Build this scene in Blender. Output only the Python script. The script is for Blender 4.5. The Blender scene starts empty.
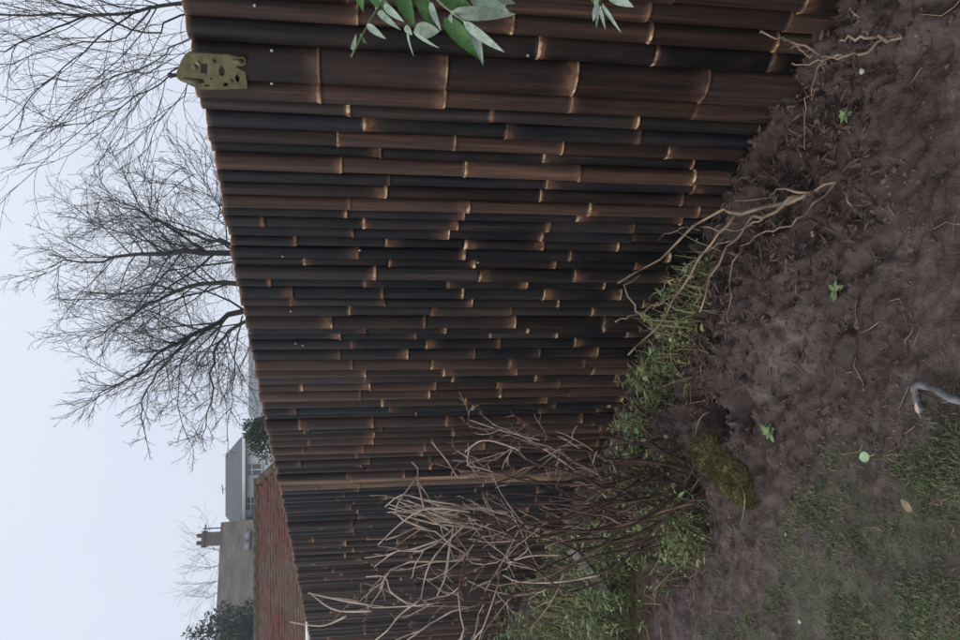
import bpy, math, random
import numpy as np
from mathutils import Vector, Matrix

R = math.radians
scene = bpy.context.scene
# ---------------------------------------------------------------- camera
# the phone was held on its side: the world's "up" points to the left edge of the picture
CZ = 1.38
PITCH = R(9.2)
FPX = 720.0
cam_d = bpy.data.cameras.new('camera')
cam_d.sensor_width = 36.0
cam_d.lens = 36.0 * FPX / 960.0
cam_d.clip_start = 0.05
cam_d.clip_end = 2000
cam = bpy.data.objects.new('camera', cam_d)
scene.collection.objects.link(cam)
fw = Vector((0, math.cos(PITCH), -math.sin(PITCH)))
up = Vector((0, math.sin(PITCH), math.cos(PITCH)))
rt = Vector((1, 0, 0))
M = Matrix.Identity(4)
for i in range(3):
    M[i][0] = -up[i]; M[i][1] = rt[i]; M[i][2] = -fw[i]
M[0][3], M[1][3], M[2][3] = 0, 0, CZ
cam.matrix_world = M
scene.camera = cam
# ---------------------------------------------------------------- sky and light (overcast winter dusk)
world = bpy.data.worlds.new('World'); scene.world = world
world.use_nodes = True
wn = world.node_tree.nodes; wl = world.node_tree.links
for n in list(wn): wn.remove(n)
sky = wn.new('ShaderNodeTexSky'); sky.sky_type = 'NISHITA'; sky.sun_disc = False
SUN_EL, SUN_AZ = 38, 247
sky.sun_elevation = R(SUN_EL); sky.sun_rotation = R(SUN_AZ)
sky.dust_density = 4.0
tc = wn.new('ShaderNodeTexCoord')
cl = wn.new('ShaderNodeTexNoise'); cl.inputs['Scale'].default_value = 1.6; cl.inputs['Detail'].default_value = 4
cr = wn.new('ShaderNodeValToRGB')
cr.color_ramp.elements[0].position = 0.3; cr.color_ramp.elements[0].color = (0.63, 0.69, 0.815, 1)
cr.color_ramp.elements[1].position = 0.7; cr.color_ramp.elements[1].color = (0.70, 0.755, 0.855, 1)
sc = wn.new('ShaderNodeVectorMath'); sc.operation = 'SCALE'; sc.inputs['Scale'].default_value = 10.0
mx = wn.new('ShaderNodeMixRGB'); mx.inputs['Fac'].default_value = 0.92
bg = wn.new('ShaderNodeBackground'); bg.inputs['Strength'].default_value = 0.1
wo = wn.new('ShaderNodeOutputWorld')
wl.new(tc.outputs['Generated'], cl.inputs['Vector'])
wl.new(cl.outputs['Fac'], cr.inputs['Fac'])
wl.new(cr.outputs['Color'], sc.inputs[0])
wl.new(sky.outputs['Color'], mx.inputs['Color1']); wl.new(sc.outputs['Vector'], mx.inputs['Color2'])
wl.new(mx.outputs['Color'], bg.inputs['Color']); wl.new(bg.outputs['Background'], wo.inputs['Surface'])
sun_d = bpy.data.lights.new('sun', 'SUN'); sun_d.energy = 1.5; sun_d.angle = R(28); sun_d.color = (1, 0.96, 0.92)
sun = bpy.data.objects.new('sun', sun_d); scene.collection.objects.link(sun)
sdir = Vector((math.sin(R(SUN_AZ)) * math.cos(R(SUN_EL)), math.cos(R(SUN_AZ)) * math.cos(R(SUN_EL)), math.sin(R(SUN_EL))))
sun.rotation_euler = sdir.to_track_quat('Z', 'Y').to_euler()
vs = scene.view_settings
vs.view_transform = 'Standard'; vs.look = 'None'; vs.exposure = 0.3; vs.gamma = 1.0; vs.use_curve_mapping = False

rng = random.Random(7)
nrg = np.random.default_rng(7)

# ---------------------------------------------------------------- helpers
def ray(x, y):
    a = ((640 - y) - 320) / FPX; b = (x - 480) / FPX
    return Vector((a, math.cos(PITCH) - b * math.sin(PITCH), -math.sin(PITCH) - b * math.cos(PITCH)))
def at(x, y, Y):
    r = ray(x, y); return Vector((0, 0, CZ)) + r * (Y / r.y)
def gnd(x, y, z=0.0):
    r = ray(x, y); t = (z - CZ) / r.z
    p = Vector((0, 0, CZ)) + r * t
    p.z = float(H(p.x, p.y)); return p

def lin(c):
    return tuple(((v / 255) / 12.92 if v / 255 <= 0.04045 else ((v / 255 + 0.055) / 1.055) ** 2.4) for v in c)

def tag(o, label=None, cat=None, group=None, kind=None):
    if label: o['label'] = label
    if cat: o['category'] = cat
    if group: o['group'] = group
    if kind: o['kind'] = kind
    return o
def empty(name, loc=(0, 0, 0)):
    o = bpy.data.objects.new(name, None); scene.collection.objects.link(o)
    o.location = loc; o.empty_display_size = 0.1
    return o
class MB:
    """collects vertices and faces, builds one mesh object"""
    def __init__(s): s.v = []; s.f = []; s.m = []; s.smooth = True; s.attr = None; s.attr2 = None
    def face(s, pts, m=0):
        k = len(s.v); s.v.extend(tuple(p) for p in pts); s.f.append(tuple(range(k, k + len(pts)))); s.m.append(m)
    def box(s, c, sz, rot=None, m=0):
        c = Vector(c); k = len(s.v)
        for dz in (-.5, .5):
            for dx, dy in ((-.5, -.5), (.5, -.5), (.5, .5), (-.5, .5)):
                p = Vector((dx * sz[0], dy * sz[1], dz * sz[2]))
                if rot is not None: p = rot @ p
                s.v.append(tuple(c + p))
        for q in ((3, 2, 1, 0), (4, 5, 6, 7), (0, 1, 5, 4), (1, 2, 6, 5), (2, 3, 7, 6), (3, 0, 4, 7)):
            s.f.append(tuple(k + i for i in q)); s.m.append(m)
    def tube(s, pts, rad, sides=5, m=0, cap=True):
        n = len(pts); k = len(s.v)
        pts = [Vector(p) for p in pts]
        ref = Vector((0.31, 0.17, 0.93))
        cs = [(math.cos(2 * math.pi * i / sides), math.sin(2 * math.pi * i / sides)) for i in range(sides)]
        a0 = None
        for i in range(n):
            t = (pts[min(i + 1, n - 1)] - pts[max(i - 1, 0)])
            if t.length < 1e-9: t = Vector((0, 0, 1))
            t.normalize()
            if a0 is None:
                a0 = t.cross(ref)
                if a0.length < 1e-3: a0 = t.cross(Vector((1, 0, 0)))
            else:
                a0 = a0 - t * a0.dot(t)
                if a0.length < 1e-6: a0 = t.cross(ref)
            a0.normalize(); b0 = t.cross(a0)
            r = rad[i] if not isinstance(rad, (int, float)) else rad
            p = pts[i]
            for c, sn in cs: s.v.append((p.x + (a0.x * c + b0.x * sn) * r, p.y + (a0.y * c + b0.y * sn) * r, p.z + (a0.z * c + b0.z * sn) * r))
        for i in range(n - 1):
            for j in range(sides):
                j2 = (j + 1) % sides
                s.f.append((k + i * sides + j, k + i * sides + j2, k + (i + 1) * sides + j2, k + (i + 1) * sides + j)); s.m.append(m)
        if cap:
            s.f.append(tuple(k + sides - 1 - j for j in range(sides))); s.m.append(m)
            s.f.append(tuple(k + (n - 1) * sides + j for j in range(sides))); s.m.append(m)
    def leaf(s, base, direc, nrm, L, W, m=0, mback=None, bend=0.15, fold=0.12, segs=4, round_=0.45):
        """leaf blade with a midrib fold and a droop, front and back sheets a hair apart when mback is given"""
        d = Vector(direc).normalized(); nn = Vector(nrm); nn = (nn - d * nn.dot(d))
        if nn.length < 1e-5: nn = d.orthogonal()
        nn.normalize(); w = d.cross(nn)
        def sheet(off, mm, flip):
            k = len(s.v)
            for i in range(segs + 1):
                t = i / segs
                wd = W * 0.5 * (math.sin(math.pi * min(1, t ** (0.6 + round_ * 0.4))) ** 0.8 if 0 < t < 1 else 0.02)
                c = Vector(base) + d * (L * t) - nn * (bend * L * t * t) + nn * off
                s.v.append(tuple(c - w * wd + nn * (fold * wd)))
                s.v.append(tuple(c))
                s.v.append(tuple(c + w * wd + nn * (fold * wd)))
            for i in range(segs):
                for j in range(2):
                    q = (k + i * 3 + j, k + i * 3 + j + 1, k + (i + 1) * 3 + j + 1, k + (i + 1) * 3 + j)
                    s.f.append(q[::-1] if flip else q); s.m.append(mm)
        sheet(0, m, False)
        if mback is not None: sheet(-0.0008, mback, True)
    def build(s, name, mats, parent=None, smooth=True):
        me = bpy.data.meshes.new(name)
        me.from_pydata(s.v, [], s.f)
        if not isinstance(mats, (list, tuple)): mats = [mats]
        for m in mats: me.materials.append(m)
        if len(mats) > 1: me.polygons.foreach_set('material_index', s.m)
        if smooth: me.polygons.foreach_set('use_smooth', [True] * len(s.f))
        if s.attr is not None:
            a = me.attributes.new('node', 'FLOAT', 'POINT'); a.data.foreach_set('value', s.attr)
        if s.attr2 is not None:
            a = me.attributes.new('tone', 'FLOAT', 'POINT'); a.data.foreach_set('value', s.attr2)
        me.update()
        o = bpy.data.objects.new(name, me); scene.collection.objects.link(o)
        if parent is not None:
            o.parent = parent
            pw = Vector(parent.location)
            pp = parent.parent
            while pp is not None: pw += Vector(pp.location); pp = pp.parent
            # geometry is written in world space
            o.location = -pw
            if parent.type != 'EMPTY' : o.location = (0, 0, 0)
        return o

def spline(pts, n):
    """Catmull-Rom through pts"""
    P = [Vector(p) for p in pts]; out = []
    m = len(P) - 1
    for i in range(n + 1):
        t = i / n * m; k = min(int(t), m - 1); f = t - k
        p0 = P[max(k - 1, 0)]; p1 = P[k]; p2 = P[k + 1]; p3 = P[min(k + 2, m)]
        out.append(0.5 * ((2 * p1) + (p2 - p0) * f + (2 * p0 - 5 * p1 + 4 * p2 - p3) * f * f + (3 * p1 - p0 - 3 * p2 + p3) * f ** 3))
    return out

# numpy value noise ------------------------------------------------
def _h(ix, iy, seed):
    n = (ix.astype(np.int64) * 374761393 + iy.astype(np.int64) * 668265263 + seed * 974711) & 0x7fffffff
    n = ((n ^ (n >> 13)) * 1274126177) & 0x7fffffff
    n = (n ^ (n >> 16)) & 0xffffff
    return n / float(0xffffff)
def vnoise(x, y, sc, seed=0):
    x = np.asarray(x, float) * sc + 1000.13; y = np.asarray(y, float) * sc + 1000.71
    ix = np.floor(x); iy = np.floor(y); fx = x - ix; fy = y - iy
    fx = fx * fx * fx * (fx * (fx * 6 - 15) + 10); fy = fy * fy * fy * (fy * (fy * 6 - 15) + 10)
    a = _h(ix, iy, seed); b = _h(ix + 1, iy, seed); c = _h(ix, iy + 1, seed); d = _h(ix + 1, iy + 1, seed)
    return (a * (1 - fx) + b * fx) * (1 - fy) + (c * (1 - fx) + d * fx) * fy
def fbm(x, y, sc, o=3, seed=0):
    v = 0; a = 0.5; t = 0
    for i in range(o):
        # turn the lattice at each octave so no grid shows
        ca, sa = math.cos(0.6 + i * 1.1), math.sin(0.6 + i * 1.1)
        v = v + a * vnoise(x * ca - y * sa, x * sa + y * ca, sc * 2 ** i, seed + i * 17); t += a; a *= 0.5
    return v / t
def sstep(a, b, x):
    t = np.clip((np.asarray(x, float) - a) / (b - a), 0, 1); return t * t * (3 - 2 * t)

# ---------------------------------------------------------------- fence line
P0 = Vector((0.9386, 1.9159, 0)); FD = Vector((-0.62604, 0.77979, 0)); FN = Vector((-0.77979, -0.62604, 0))
def fpt(s, z, off=0.0):
    p = P0 + FD * s + FN * off; p.z = z; return p
def fsz(x, y, off=0.0):
    r = ray(x, y); Q = P0 + FN * off
    # solve t*r.xy = Q + s*FD
    det = r.x * (-FD.y) + r.y * FD.x
    t = (Q.x * (-FD.y) + Q.y * FD.x) / det
    s = (r.x * Q.y - r.y * Q.x) / det
    return s, CZ + t * r.z

# lawn mask: positive in the trodden grass at the lower left of the garden
_lp = []
def lawn_mask(x, y):
    x = np.asarray(x, float); y = np.asarray(y, float)
    # border runs from near the grey hook out to the left
    bx = 0.13 - (y - 1.35) * 0.98
    m = sstep(-0.05, 0.28, bx - x + (fbm(x, y, 3.0, 3, 5) - 0.5) * 0.55)
    m = m * (0.25 + 0.75 * sstep(0.32, 0.54, fbm(x, y, 3.2, 3, 11) + 0.06))
    m2 = np.exp(-(((x + 0.98) / 0.20) ** 2 + ((y - 2.42) / 0.16) ** 2)) * sstep(0.35, 0.6, fbm(x, y, 7, 2, 3))
    far = sstep(3.0, 6.0, -x - y * 0.15 - 0.6) + sstep(0.3, -0.8, y) + sstep(2.2, 3.5, x)
    return np.clip(m + m2 * 1.2 + far, 0, 1)
def H(x, y):
    x = np.asarray(x, float); y = np.asarray(y, float)
    sd = (x - P0.x) * FN.x + (y - P0.y) * FN.y
    s = (x - P0.x) * FD.x + (y - P0.y) * FD.y
    near = np.exp(-((x / 7.0) ** 2 + ((y - 2.5) / 7.0) ** 2))
    L = lawn_mask(x, y)
    rough = (0.20 + 0.80 * sstep(1.15, 0.35, sd) * sstep(-0.1, 0.05, sd)) * (1 - 0.55 * L)
    trod = np.exp(-(((x - 0.42) / 0.34) ** 2 + ((y - 1.62) / 0.26) ** 2))
    rough = rough * (1 - 0.7 * trod)
    z = (fbm(x, y, 1.6, 3, 21) - 0.5) * 0.10
    ridged = 1 - np.abs(2 * fbm(x, y, 9.0, 3, 31) - 1)
    z = z + (ridged - 0.7) * 0.085 * rough
    rid2 = 1 - np.abs(2 * fbm(x * 0.75, y * 1.3, 24.0, 3, 61) - 1)
    z = z + (rid2 - 0.7) * 0.040 * rough
    z = z + (fbm(x, y, 26, 3, 41) - 0.5) * 0.055 * rough
    z = z + (fbm(x, y, 75, 2, 51) - 0.5) * 0.018 * (0.45 + rough)
    # spoil heap thrown up along the foot of the fence
    z = z + 0.11 * np.exp(-((sd - 0.42) / 0.19) ** 2) * sstep(0.2, 0.9, s) * sstep(3.6, 2.6, s)
    z = z + 0.05 * np.exp(-((sd - 0.02) / 0.14) ** 2) * sstep(-0.3, 0.6, s)
    # dug hollow beside the shrub
    z = z - 0.24 * np.exp(-(((x + 0.36) / 0.10) ** 2 + ((y - 2.70) / 0.11) ** 2)) - 0.14 * np.exp(-(((x + 0.31) / 0.07) ** 2 + ((y - 2.44) / 0.06) ** 2))
    z = z - 0.04 * np.exp(-(((x - 0.34) / 0.12) ** 2 + ((y - 1.98) / 0.10) ** 2))
    z = z * near
    return z
def Hs(x, y): return float(H(x, y))
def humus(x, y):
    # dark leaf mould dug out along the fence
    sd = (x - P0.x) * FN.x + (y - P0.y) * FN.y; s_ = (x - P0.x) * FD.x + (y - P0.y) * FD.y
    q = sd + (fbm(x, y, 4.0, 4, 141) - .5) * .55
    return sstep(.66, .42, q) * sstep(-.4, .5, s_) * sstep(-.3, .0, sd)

# ---------------------------------------------------------------- materials
def newmat(name):
    m = bpy.data.materials.new(name); m.use_nodes = True
    nt = m.node_tree; b = nt.nodes['Principled BSDF']
    return m, nt, b
def ramp(nt, fac, stops):
    r = nt.nodes.new('ShaderNodeValToRGB')
    el = r.color_ramp.elements
    el[0].position, el[0].color = stops[0][0], (*stops[0][1], 1)
    el[1].position, el[1].color = stops[-1][0], (*stops[-1][1], 1)
    for p, c in stops[1:-1]:
        e = el.new(p); e.color = (*c, 1)
    nt.links.new(fac, r.inputs['Fac']); return r.outputs['Color']
def noise(nt, scale, detail=4, rough=0.55, vec=None, dist=0.0):
    n = nt.nodes.new('ShaderNodeTexNoise'); n.inputs['Scale'].default_value = scale
    n.inputs['Detail'].default_value = detail; n.inputs['Roughness'].default_value = rough; n.inputs['Distortion'].default_value = dist
    if vec is None:
        t = nt.nodes.new('ShaderNodeNewGeometry'); vec = t.outputs['Position']
    nt.links.new(vec, n.inputs['Vector']); return n.outputs['Fac']
def mapping(nt, scale, src='Position'):
    g = nt.nodes.new('ShaderNodeNewGeometry'); mp = nt.nodes.new('ShaderNodeMapping')
    mp.inputs['Scale'].default_value = scale
    nt.links.new(g.outputs[src], mp.inputs['Vector']); return mp.outputs['Vector']
def mixc(nt, fac, a, b, mode='MIX'):
    x = nt.nodes.new('ShaderNodeMixRGB'); x.blend_type = mode
    for i, v in ((0, fac), (1, a), (2, b)):
        if hasattr(v, 'links') or hasattr(v, 'is_linked'): nt.links.new(v, x.inputs[i])
        elif isinstance(v, (int, float)): x.inputs[i].default_value = v
        else: x.inputs[i].default_value = (*v, 1) if len(v) == 3 else v
    return x.outputs['Color']
def math_(nt, op, a, b=None):
    x = nt.nodes.new('ShaderNodeMath'); x.operation = op
    for i, v in ((0, a), (1, b)):
        if v is None: continue
        if isinstance(v, (int, float)): x.inputs[i].default_value = v
        else: nt.links.new(v, x.inputs[i])
    return x.outputs[0]
def bump(nt, b, h, strength=0.4, dist=0.01):
    n = nt.nodes.new('ShaderNodeBump'); n.inputs['Strength'].default_value = strength; n.inputs['Distance'].default_value = dist
    nt.links.new(h, n.inputs['Height']); nt.links.new(n.outputs['Normal'], b.inputs['Normal'])
def simple(name, c1, c2, scale=30, rough=0.8, bmp=0.3, bd=0.003, spec=0.3, detail=5):
    m, nt, b = newmat(name)
    f = noise(nt, scale, detail)
    nt.links.new(ramp(nt, f, [(0.3, c1), (0.7, c2)]), b.inputs['Base Color'])
    b.inputs['Roughness'].default_value = rough; b.inputs['Specular IOR Level'].default_value = spec
    if bmp: bump(nt, b, noise(nt, scale * 3, 3), bmp, bd)
    return m

# soil / lawn ground
m_ground, nt, b = newmat('wet_soil')
at_ = nt.nodes.new('ShaderNodeAttribute'); at_.attribute_name = 'node'
big = noise(nt, 3.0, 5, 0.6); mid = noise(nt, 18, 6, 0.65); fine = noise(nt, 110, 4, 0.7)
c = ramp(nt, mid, [(0.28, (0.046, 0.032, 0.027)), (0.5, (0.108, 0.080, 0.070)), (0.72, (0.178, 0.138, 0.122))])
c = mixc(nt, ramp(nt, big, [(0.38, (0, 0, 0)), (0.62, (1, 1, 1))]), mixc(nt, 1.0, c, (0.46, 0.40, 0.38), 'MULTIPLY'), c)
c = mixc(nt, 1.0, c, ramp(nt, fine, [(0.3, (0.7, 0.7, 0.7)), (0.7, (1.25, 1.22, 1.2))]), 'MULTIPLY')
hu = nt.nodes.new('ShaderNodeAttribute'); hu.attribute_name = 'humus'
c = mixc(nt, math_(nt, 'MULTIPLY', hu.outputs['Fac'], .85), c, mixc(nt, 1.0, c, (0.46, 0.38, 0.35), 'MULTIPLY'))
wetn = noise(nt, 5.0, 5, .6, mapping(nt, (0.6, 2.2, 1)))
c = mixc(nt, ramp(nt, wetn, [(0.50, (0,) * 3), (0.66, (0.6,) * 3)]), c, (0.050, 0.038, 0.033))
green = ramp(nt, mid, [(0.3, (0.045, 0.055, 0.024)), (0.55, (0.075, 0.086, 0.040)), (0.75, (0.12, 0.105, 0.065))])
c = mixc(nt, math_(nt, 'MULTIPLY', at_.outputs['Fac'], ramp(nt, noise(nt, 7.0, 5, .65), [(0.40, (0.10,) * 3), (0.60, (0.75,) * 3)])), c, green)
nt.links.new(c, b.inputs['Base Color'])
nt.links.new(ramp(nt, big, [(0.3, (0.45,) * 3), (0.7, (0.80,) * 3)]), b.inputs['Roughness'])
b.inputs['Specular IOR Level'].default_value = 0.35
bump(nt, b, math_(nt, 'ADD', mid, math_(nt, 'MULTIPLY', fine, 0.6)), 0.8, 0.014)

# scorched bamboo, tinted by the object's own colour, pale at the nodes
m_bam, nt, b = newmat('scorched_bamboo')
oi = nt.nodes.new('ShaderNodeObjectInfo')
an = nt.nodes.new('ShaderNodeAttribute'); an.attribute_name = 'node'
tco = nt.nodes.new('ShaderNodeTexCoord')
mp = nt.nodes.new('ShaderNodeMapping'); mp.inputs['Scale'].default_value = (60, 60, 1.6)
nt.links.new(tco.outputs['Object'], mp.inputs['Vector'])
va = nt.nodes.new('ShaderNodeVectorMath'); va.operation = 'ADD'
cx = nt.nodes.new('ShaderNodeCombineXYZ'); nt.links.new(math_(nt, 'MULTIPLY', oi.outputs['Random'], 57.0), cx.inputs[2])
nt.links.new(mp.outputs['Vector'], va.inputs[0]); nt.links.new(cx.outputs[0], va.inputs[1])
streak = noise(nt, 1.0, 5, 0.6, va.outputs[0])
mp2 = nt.nodes.new('ShaderNodeMapping'); mp2.inputs['Scale'].default_value = (9, 9, 3.0)
nt.links.new(tco.outputs['Object'], mp2.inputs['Vector'])
blot = noise(nt, 1.0, 4, 0.6, mp2.outputs['Vector'])
tn = nt.nodes.new('ShaderNodeAttribute'); tn.attribute_name = 'tone'
mp3 = nt.nodes.new('ShaderNodeMapping'); mp3.inputs['Scale'].default_value = (210, 210, 5.0)
nt.links.new(tco.outputs['Object'], mp3.inputs['Vector'])
fib = noise(nt, 1.0, 4, 0.7, mp3.outputs['Vector'])
base = mixc(nt, 1.0, oi.outputs['Color'], ramp(nt, streak, [(0.25, (0.38, 0.38, 0.42)), (0.5, (0.95, 0.95, 0.95)), (0.75, (2.3, 1.9, 1.65))]), 'MULTIPLY')
base = mixc(nt, 1.0, base, ramp(nt, fib, [(0.3, (0.6, 0.6, 0.62)), (0.7, (1.5, 1.42, 1.35))]), 'MULTIPLY')
base = mixc(nt, 1.0, base, tn.outputs['Fac'], 'MULTIPLY')
base = mixc(nt, ramp(nt, blot, [(0.48, (0,) * 3), (0.80, (0.55,) * 3)]), base, (0.050, 0.027, 0.019))
scr = ramp(nt, streak, [(0.71, (0,) * 3), (0.79, (0.5,) * 3)])
base = mixc(nt, scr, base, (0.20, 0.15, 0.11))
nf = math_(nt, 'MULTIPLY', an.outputs['Fac'], ramp(nt, noise(nt, 34, 3, .6), [(0.32, (0.30,) * 3), (0.60, (1,) * 3)]))
base = mixc(nt, ramp(nt, nf, [(0.0, (0,) * 3), (0.30, (0.75,) * 3), (1.0, (1,) * 3)]), base, ramp(nt, nf, [(0.12, (0.095, 0.046, 0.030)), (0.5, (0.20, 0.105, 0.058)), (0.8, (0.44, 0.30, 0.165)), (1.0, (0.62, 0.48, 0.30))]))
nt.links.new(base, b.inputs['Base Color'])
nt.links.new(ramp(nt, blot, [(0.3, (0.30,) * 3), (0.7, (0.60,) * 3)]), b.inputs['Roughness'])
b.inputs['Specular IOR Level'].default_value = 0.20
bump(nt, b, math_(nt, 'ADD', streak, math_(nt, 'MULTIPLY', fib, .4)), 0.45, 0.003)

m_bolt = simple('zinc_screw', (0.16, 0.16, 0.16), (0.42, 0.41, 0.40), 260, 0.5, 0); m_bolt.node_tree.nodes['Principled BSDF'].inputs['Metallic'].default_value = 0.8
m_olive = simple('worn_olive_paint', (0.060, 0.056, 0.022), (0.14, 0.128, 0.058), 30, 0.6, 0.4, 0.002)
m_rust = simple('rusty_spot', (0.11, 0.065, 0.035), (0.2, 0.13, 0.08), 90, 0.7)
m_dark = simple('dark_iron', (0.02, 0.02, 0.022), (0.05, 0.05, 0.05), 60, 0.55)
m_post = simple('dark_timber', (0.03, 0.022, 0.018), (0.07, 0.05, 0.04), 25, 0.85)
m_bark = simple('tree_bark', (0.028, 0.026, 0.024), (0.070, 0.064, 0.055), 14, 0.9, 0.5, 0.02)
m_twig = simple('tree_twig', (0.040, 0.034, 0.032), (0.085, 0.070, 0.066), 6, 0.9, 0)
m_twig2 = simple('slender_twig', (0.045, 0.040, 0.042), (0.10, 0.085, 0.085), 6, 0.9, 0)
m_stem = simple('shrub_bark', (0.030, 0.017, 0.013), (0.095, 0.056, 0.043), 35, 0.85, 0.5, 0.004)
m_tan = simple('dry_twig', (0.24, 0.165, 0.125), (0.60, 0.47, 0.38), 11, 0.75, 0)
m_red = simple('reddish_twig', (0.10, 0.052, 0.043), (0.27, 0.165, 0.132), 16, 0.75, 0)
m_root = simple('pale_root_bark', (0.050, 0.030, 0.021), (0.36, 0.26, 0.185), 14, 0.8, 0.4, 0.004)
m_moss = simple('moss', (0.070, 0.070, 0.026), (0.22, 0.20, 0.085), 40, 0.95, 0.6, 0.006, 0.1)
m_leafA = simple('weed_leaf', (0.070, 0.115, 0.038), (0.21, 0.28, 0.13), 18, 0.55, 0)
m_leafB = simple('grass_blade', (0.075, 0.092, 0.030), (0.21, 0.22, 0.095), 9, 0.65, 0)
m_leafC = simple('yellowing_leaf', (0.13, 0.14, 0.035), (0.30, 0.30, 0.12), 22, 0.6, 0)
m_leafY = simple('straw_blade', (0.15, 0.115, 0.045), (0.32, 0.26, 0.13), 15, 0.75, 0)
m_lawn = simple('lawn_blade', (0.038, 0.062, 0.022), (0.095, 0.125, 0.050), 3, 0.7, 0)
m_lawnY = simple('lawn_blade_dry', (0.12, 0.105, 0.055), (0.22, 0.185, 0.11), 9, 0.75, 0)
m_bud = simple('leaf_top_green', (0.035, 0.105, 0.022), (0.085, 0.19, 0.055), 25, 0.42, 0)
m_budb = simple('leaf_underside_grey', (0.19, 0.26, 0.19), (0.40, 0.46, 0.39), 22, 0.8, 0)
for mm_, dk in ((m_bud, (0.022, 0.060, 0.014)), (m_budb, (0.13, 0.19, 0.12))):
    nt = mm_.node_tree; b = nt.nodes['Principled BSDF']; src = b.inputs['Base Color'].links[0].from_socket
    nt.links.new(mixc(nt, ramp(nt, noise(nt, 75, 6, .7), [(0.46, (0,) * 3), (0.66, (0.75,) * 3)]), src, dk), b.inputs['Base Color'])
    bump(nt, b, noise(nt, 120, 3), .3, .002)
m_crumb = simple('soil_crumb', (0.042, 0.029, 0.025), (0.14, 0.10, 0.087), 5, 0.9, 0.5, 0.004)
m_mulch = simple('dead_leaf_litter', (0.030, 0.019, 0.015), (0.11, 0.072, 0.057), 5, 0.8, 0)
m_pale = simple('chalky_stone', (0.28, 0.26, 0.24), (0.56, 0.53, 0.50), 60, 0.8, 0.3, 0.002)
m_grey = simple('galvanised_grey', (0.12, 0.123, 0.132), (0.21, 0.215, 0.23), 40, 0.5, 0.2, 0.001)
nt = m_grey.node_tree; b = nt.nodes['Principled BSDF']; src = b.inputs['Base Color'].links[0].from_socket
nt.links.new(mixc(nt, ramp(nt, noise(nt, 28, 5, .7), [(0.46, (0,) * 3), (0.62, (0.8,) * 3)]), src, (0.075, 0.055, 0.046)), b.inputs['Base Color'])
nt = m_olive.node_tree; b = nt.nodes['Principled BSDF']; src = b.inputs['Base Color'].links[0].from_socket
nt.links.new(mixc(nt, ramp(nt, noise(nt, 38, 6, .75), [(0.50, (0,) * 3), (0.66, (0.75,) * 3)]), src, (0.050, 0.036, 0.024)), b.inputs['Base Color'])
m_board = simple('damp_board', (0.045, 0.030, 0.020), (0.12, 0.085, 0.055), 18, 0.85, 0.5, 0.004)
m_greywood = simple('weathered_board', (0.07, 0.06, 0.052), (0.15, 0.13, 0.115), 22, 0.8, 0.4, 0.003)
m_render = simple('white_render', (0.74, 0.75, 0.76), (0.82, 0.82, 0.82), 2, 0.9, 0.2, 0.01)
m_slate = simple('grey_roof_tile', (0.12, 0.125, 0.135), (0.19, 0.19, 0.20), 3, 0.8, 0.3, 0.02)
m_slateB = simple('brown_roof_tile', (0.080, 0.068, 0.058), (0.165, 0.138, 0.110), 1.2, 0.85, 0.3, 0.02, detail=8)
m_red_tile, nt, b = newmat('mossy_red_clay_tile')
c = ramp(nt, noise(nt, 5.0, 9, .7), [(0.3, (0.055, 0.019, 0.014)), (0.55, (0.105, 0.034, 0.024)), (0.75, (0.13, 0.055, 0.038))])
c = mixc(nt, ramp(nt, noise(nt, 1.1, 9, .72), [(0.44, (0,) * 3), (0.62, (0.9,) * 3)]), c, ramp(nt, noise(nt, 9.0, 4), [(0.3, (0.062, 0.048, 0.030)), (0.7, (0.12, 0.095, 0.062))]))
nt.links.new(c, b.inputs['Base Color']); b.inputs['Roughness'].default_value = .9; b.inputs['Specular IOR Level'].default_value = .2
m_moss_tile = simple('mossy_clay_tile', (0.062, 0.040, 0.026), (0.105, 0.078, 0.050), 3.0, 0.9, 0.4, 0.02, detail=9)
m_white = simple('white_plastic', (0.70, 0.70, 0.70), (0.80, 0.80, 0.80), 5, 0.5, 0)
m_glass = simple('window_glass', (0.05, 0.055, 0.06), (0.09, 0.10, 0.11), 2, 0.1, 0, spec=0.6)
m_brick = simple('brown_brick', (0.11, 0.085, 0.075), (0.18, 0.14, 0.125), 5, 0.9, 0.4, 0.02)
m_conif = simple('conifer_needles', (0.012, 0.030, 0.018), (0.035, 0.062, 0.036), 3, 0.8, 0)
m_hedge = simple('evergreen_leaf', (0.016, 0.036, 0.014), (0.045, 0.075, 0.030), 4, 0.7, 0)
m_far = simple('far_hill_scrub', (0.05, 0.055, 0.05), (0.09, 0.09, 0.08), 0.4, 0.95, 0)

# ---------------------------------------------------------------- ground: one sheet, fine near the camera, out to the horizon
def axis(a, b, step, lo, hi):
    core = list(np.arange(a, b + 1e-6, step)); left = []; right = []
    p, st = a, step
    while p > lo: st = min(st * 1.22, 60); p -= st; left.append(p)
    p, st = b, step
    while p < hi: st = min(st * 1.22, 60); p += st; right.append(p)
    return np.array(left[::-1] + core + right)
gx = axis(-2.3, 1.25, 0.010, -400, 400); gy = axis(1.15, 4.6, 0.010, -200, 700)
GX, GY = np.meshgrid(gx, gy)
GZ = H(GX, GY)
nx, ny = len(gx), len(gy)
verts = np.stack([GX, GY, GZ], -1).reshape(-1, 3)
idx = np.arange(nx * ny).reshape(ny, nx)
quads = np.stack([idx[:-1, :-1], idx[:-1, 1:], idx[1:, 1:], idx[1:, :-1]], -1).reshape(-1, 4)
me = bpy.data.meshes.new('ground')
me.vertices.add(len(verts)); me.vertices.foreach_set('co', verts.ravel())
me.loops.add(quads.size); me.loops.foreach_set('vertex_index', quads.ravel().astype(np.int32))
me.polygons.add(len(quads)); me.polygons.foreach_set('loop_start', np.arange(0, quads.size, 4, dtype=np.int32))
me.polygons.foreach_set('use_smooth', np.ones(len(quads), bool))
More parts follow.
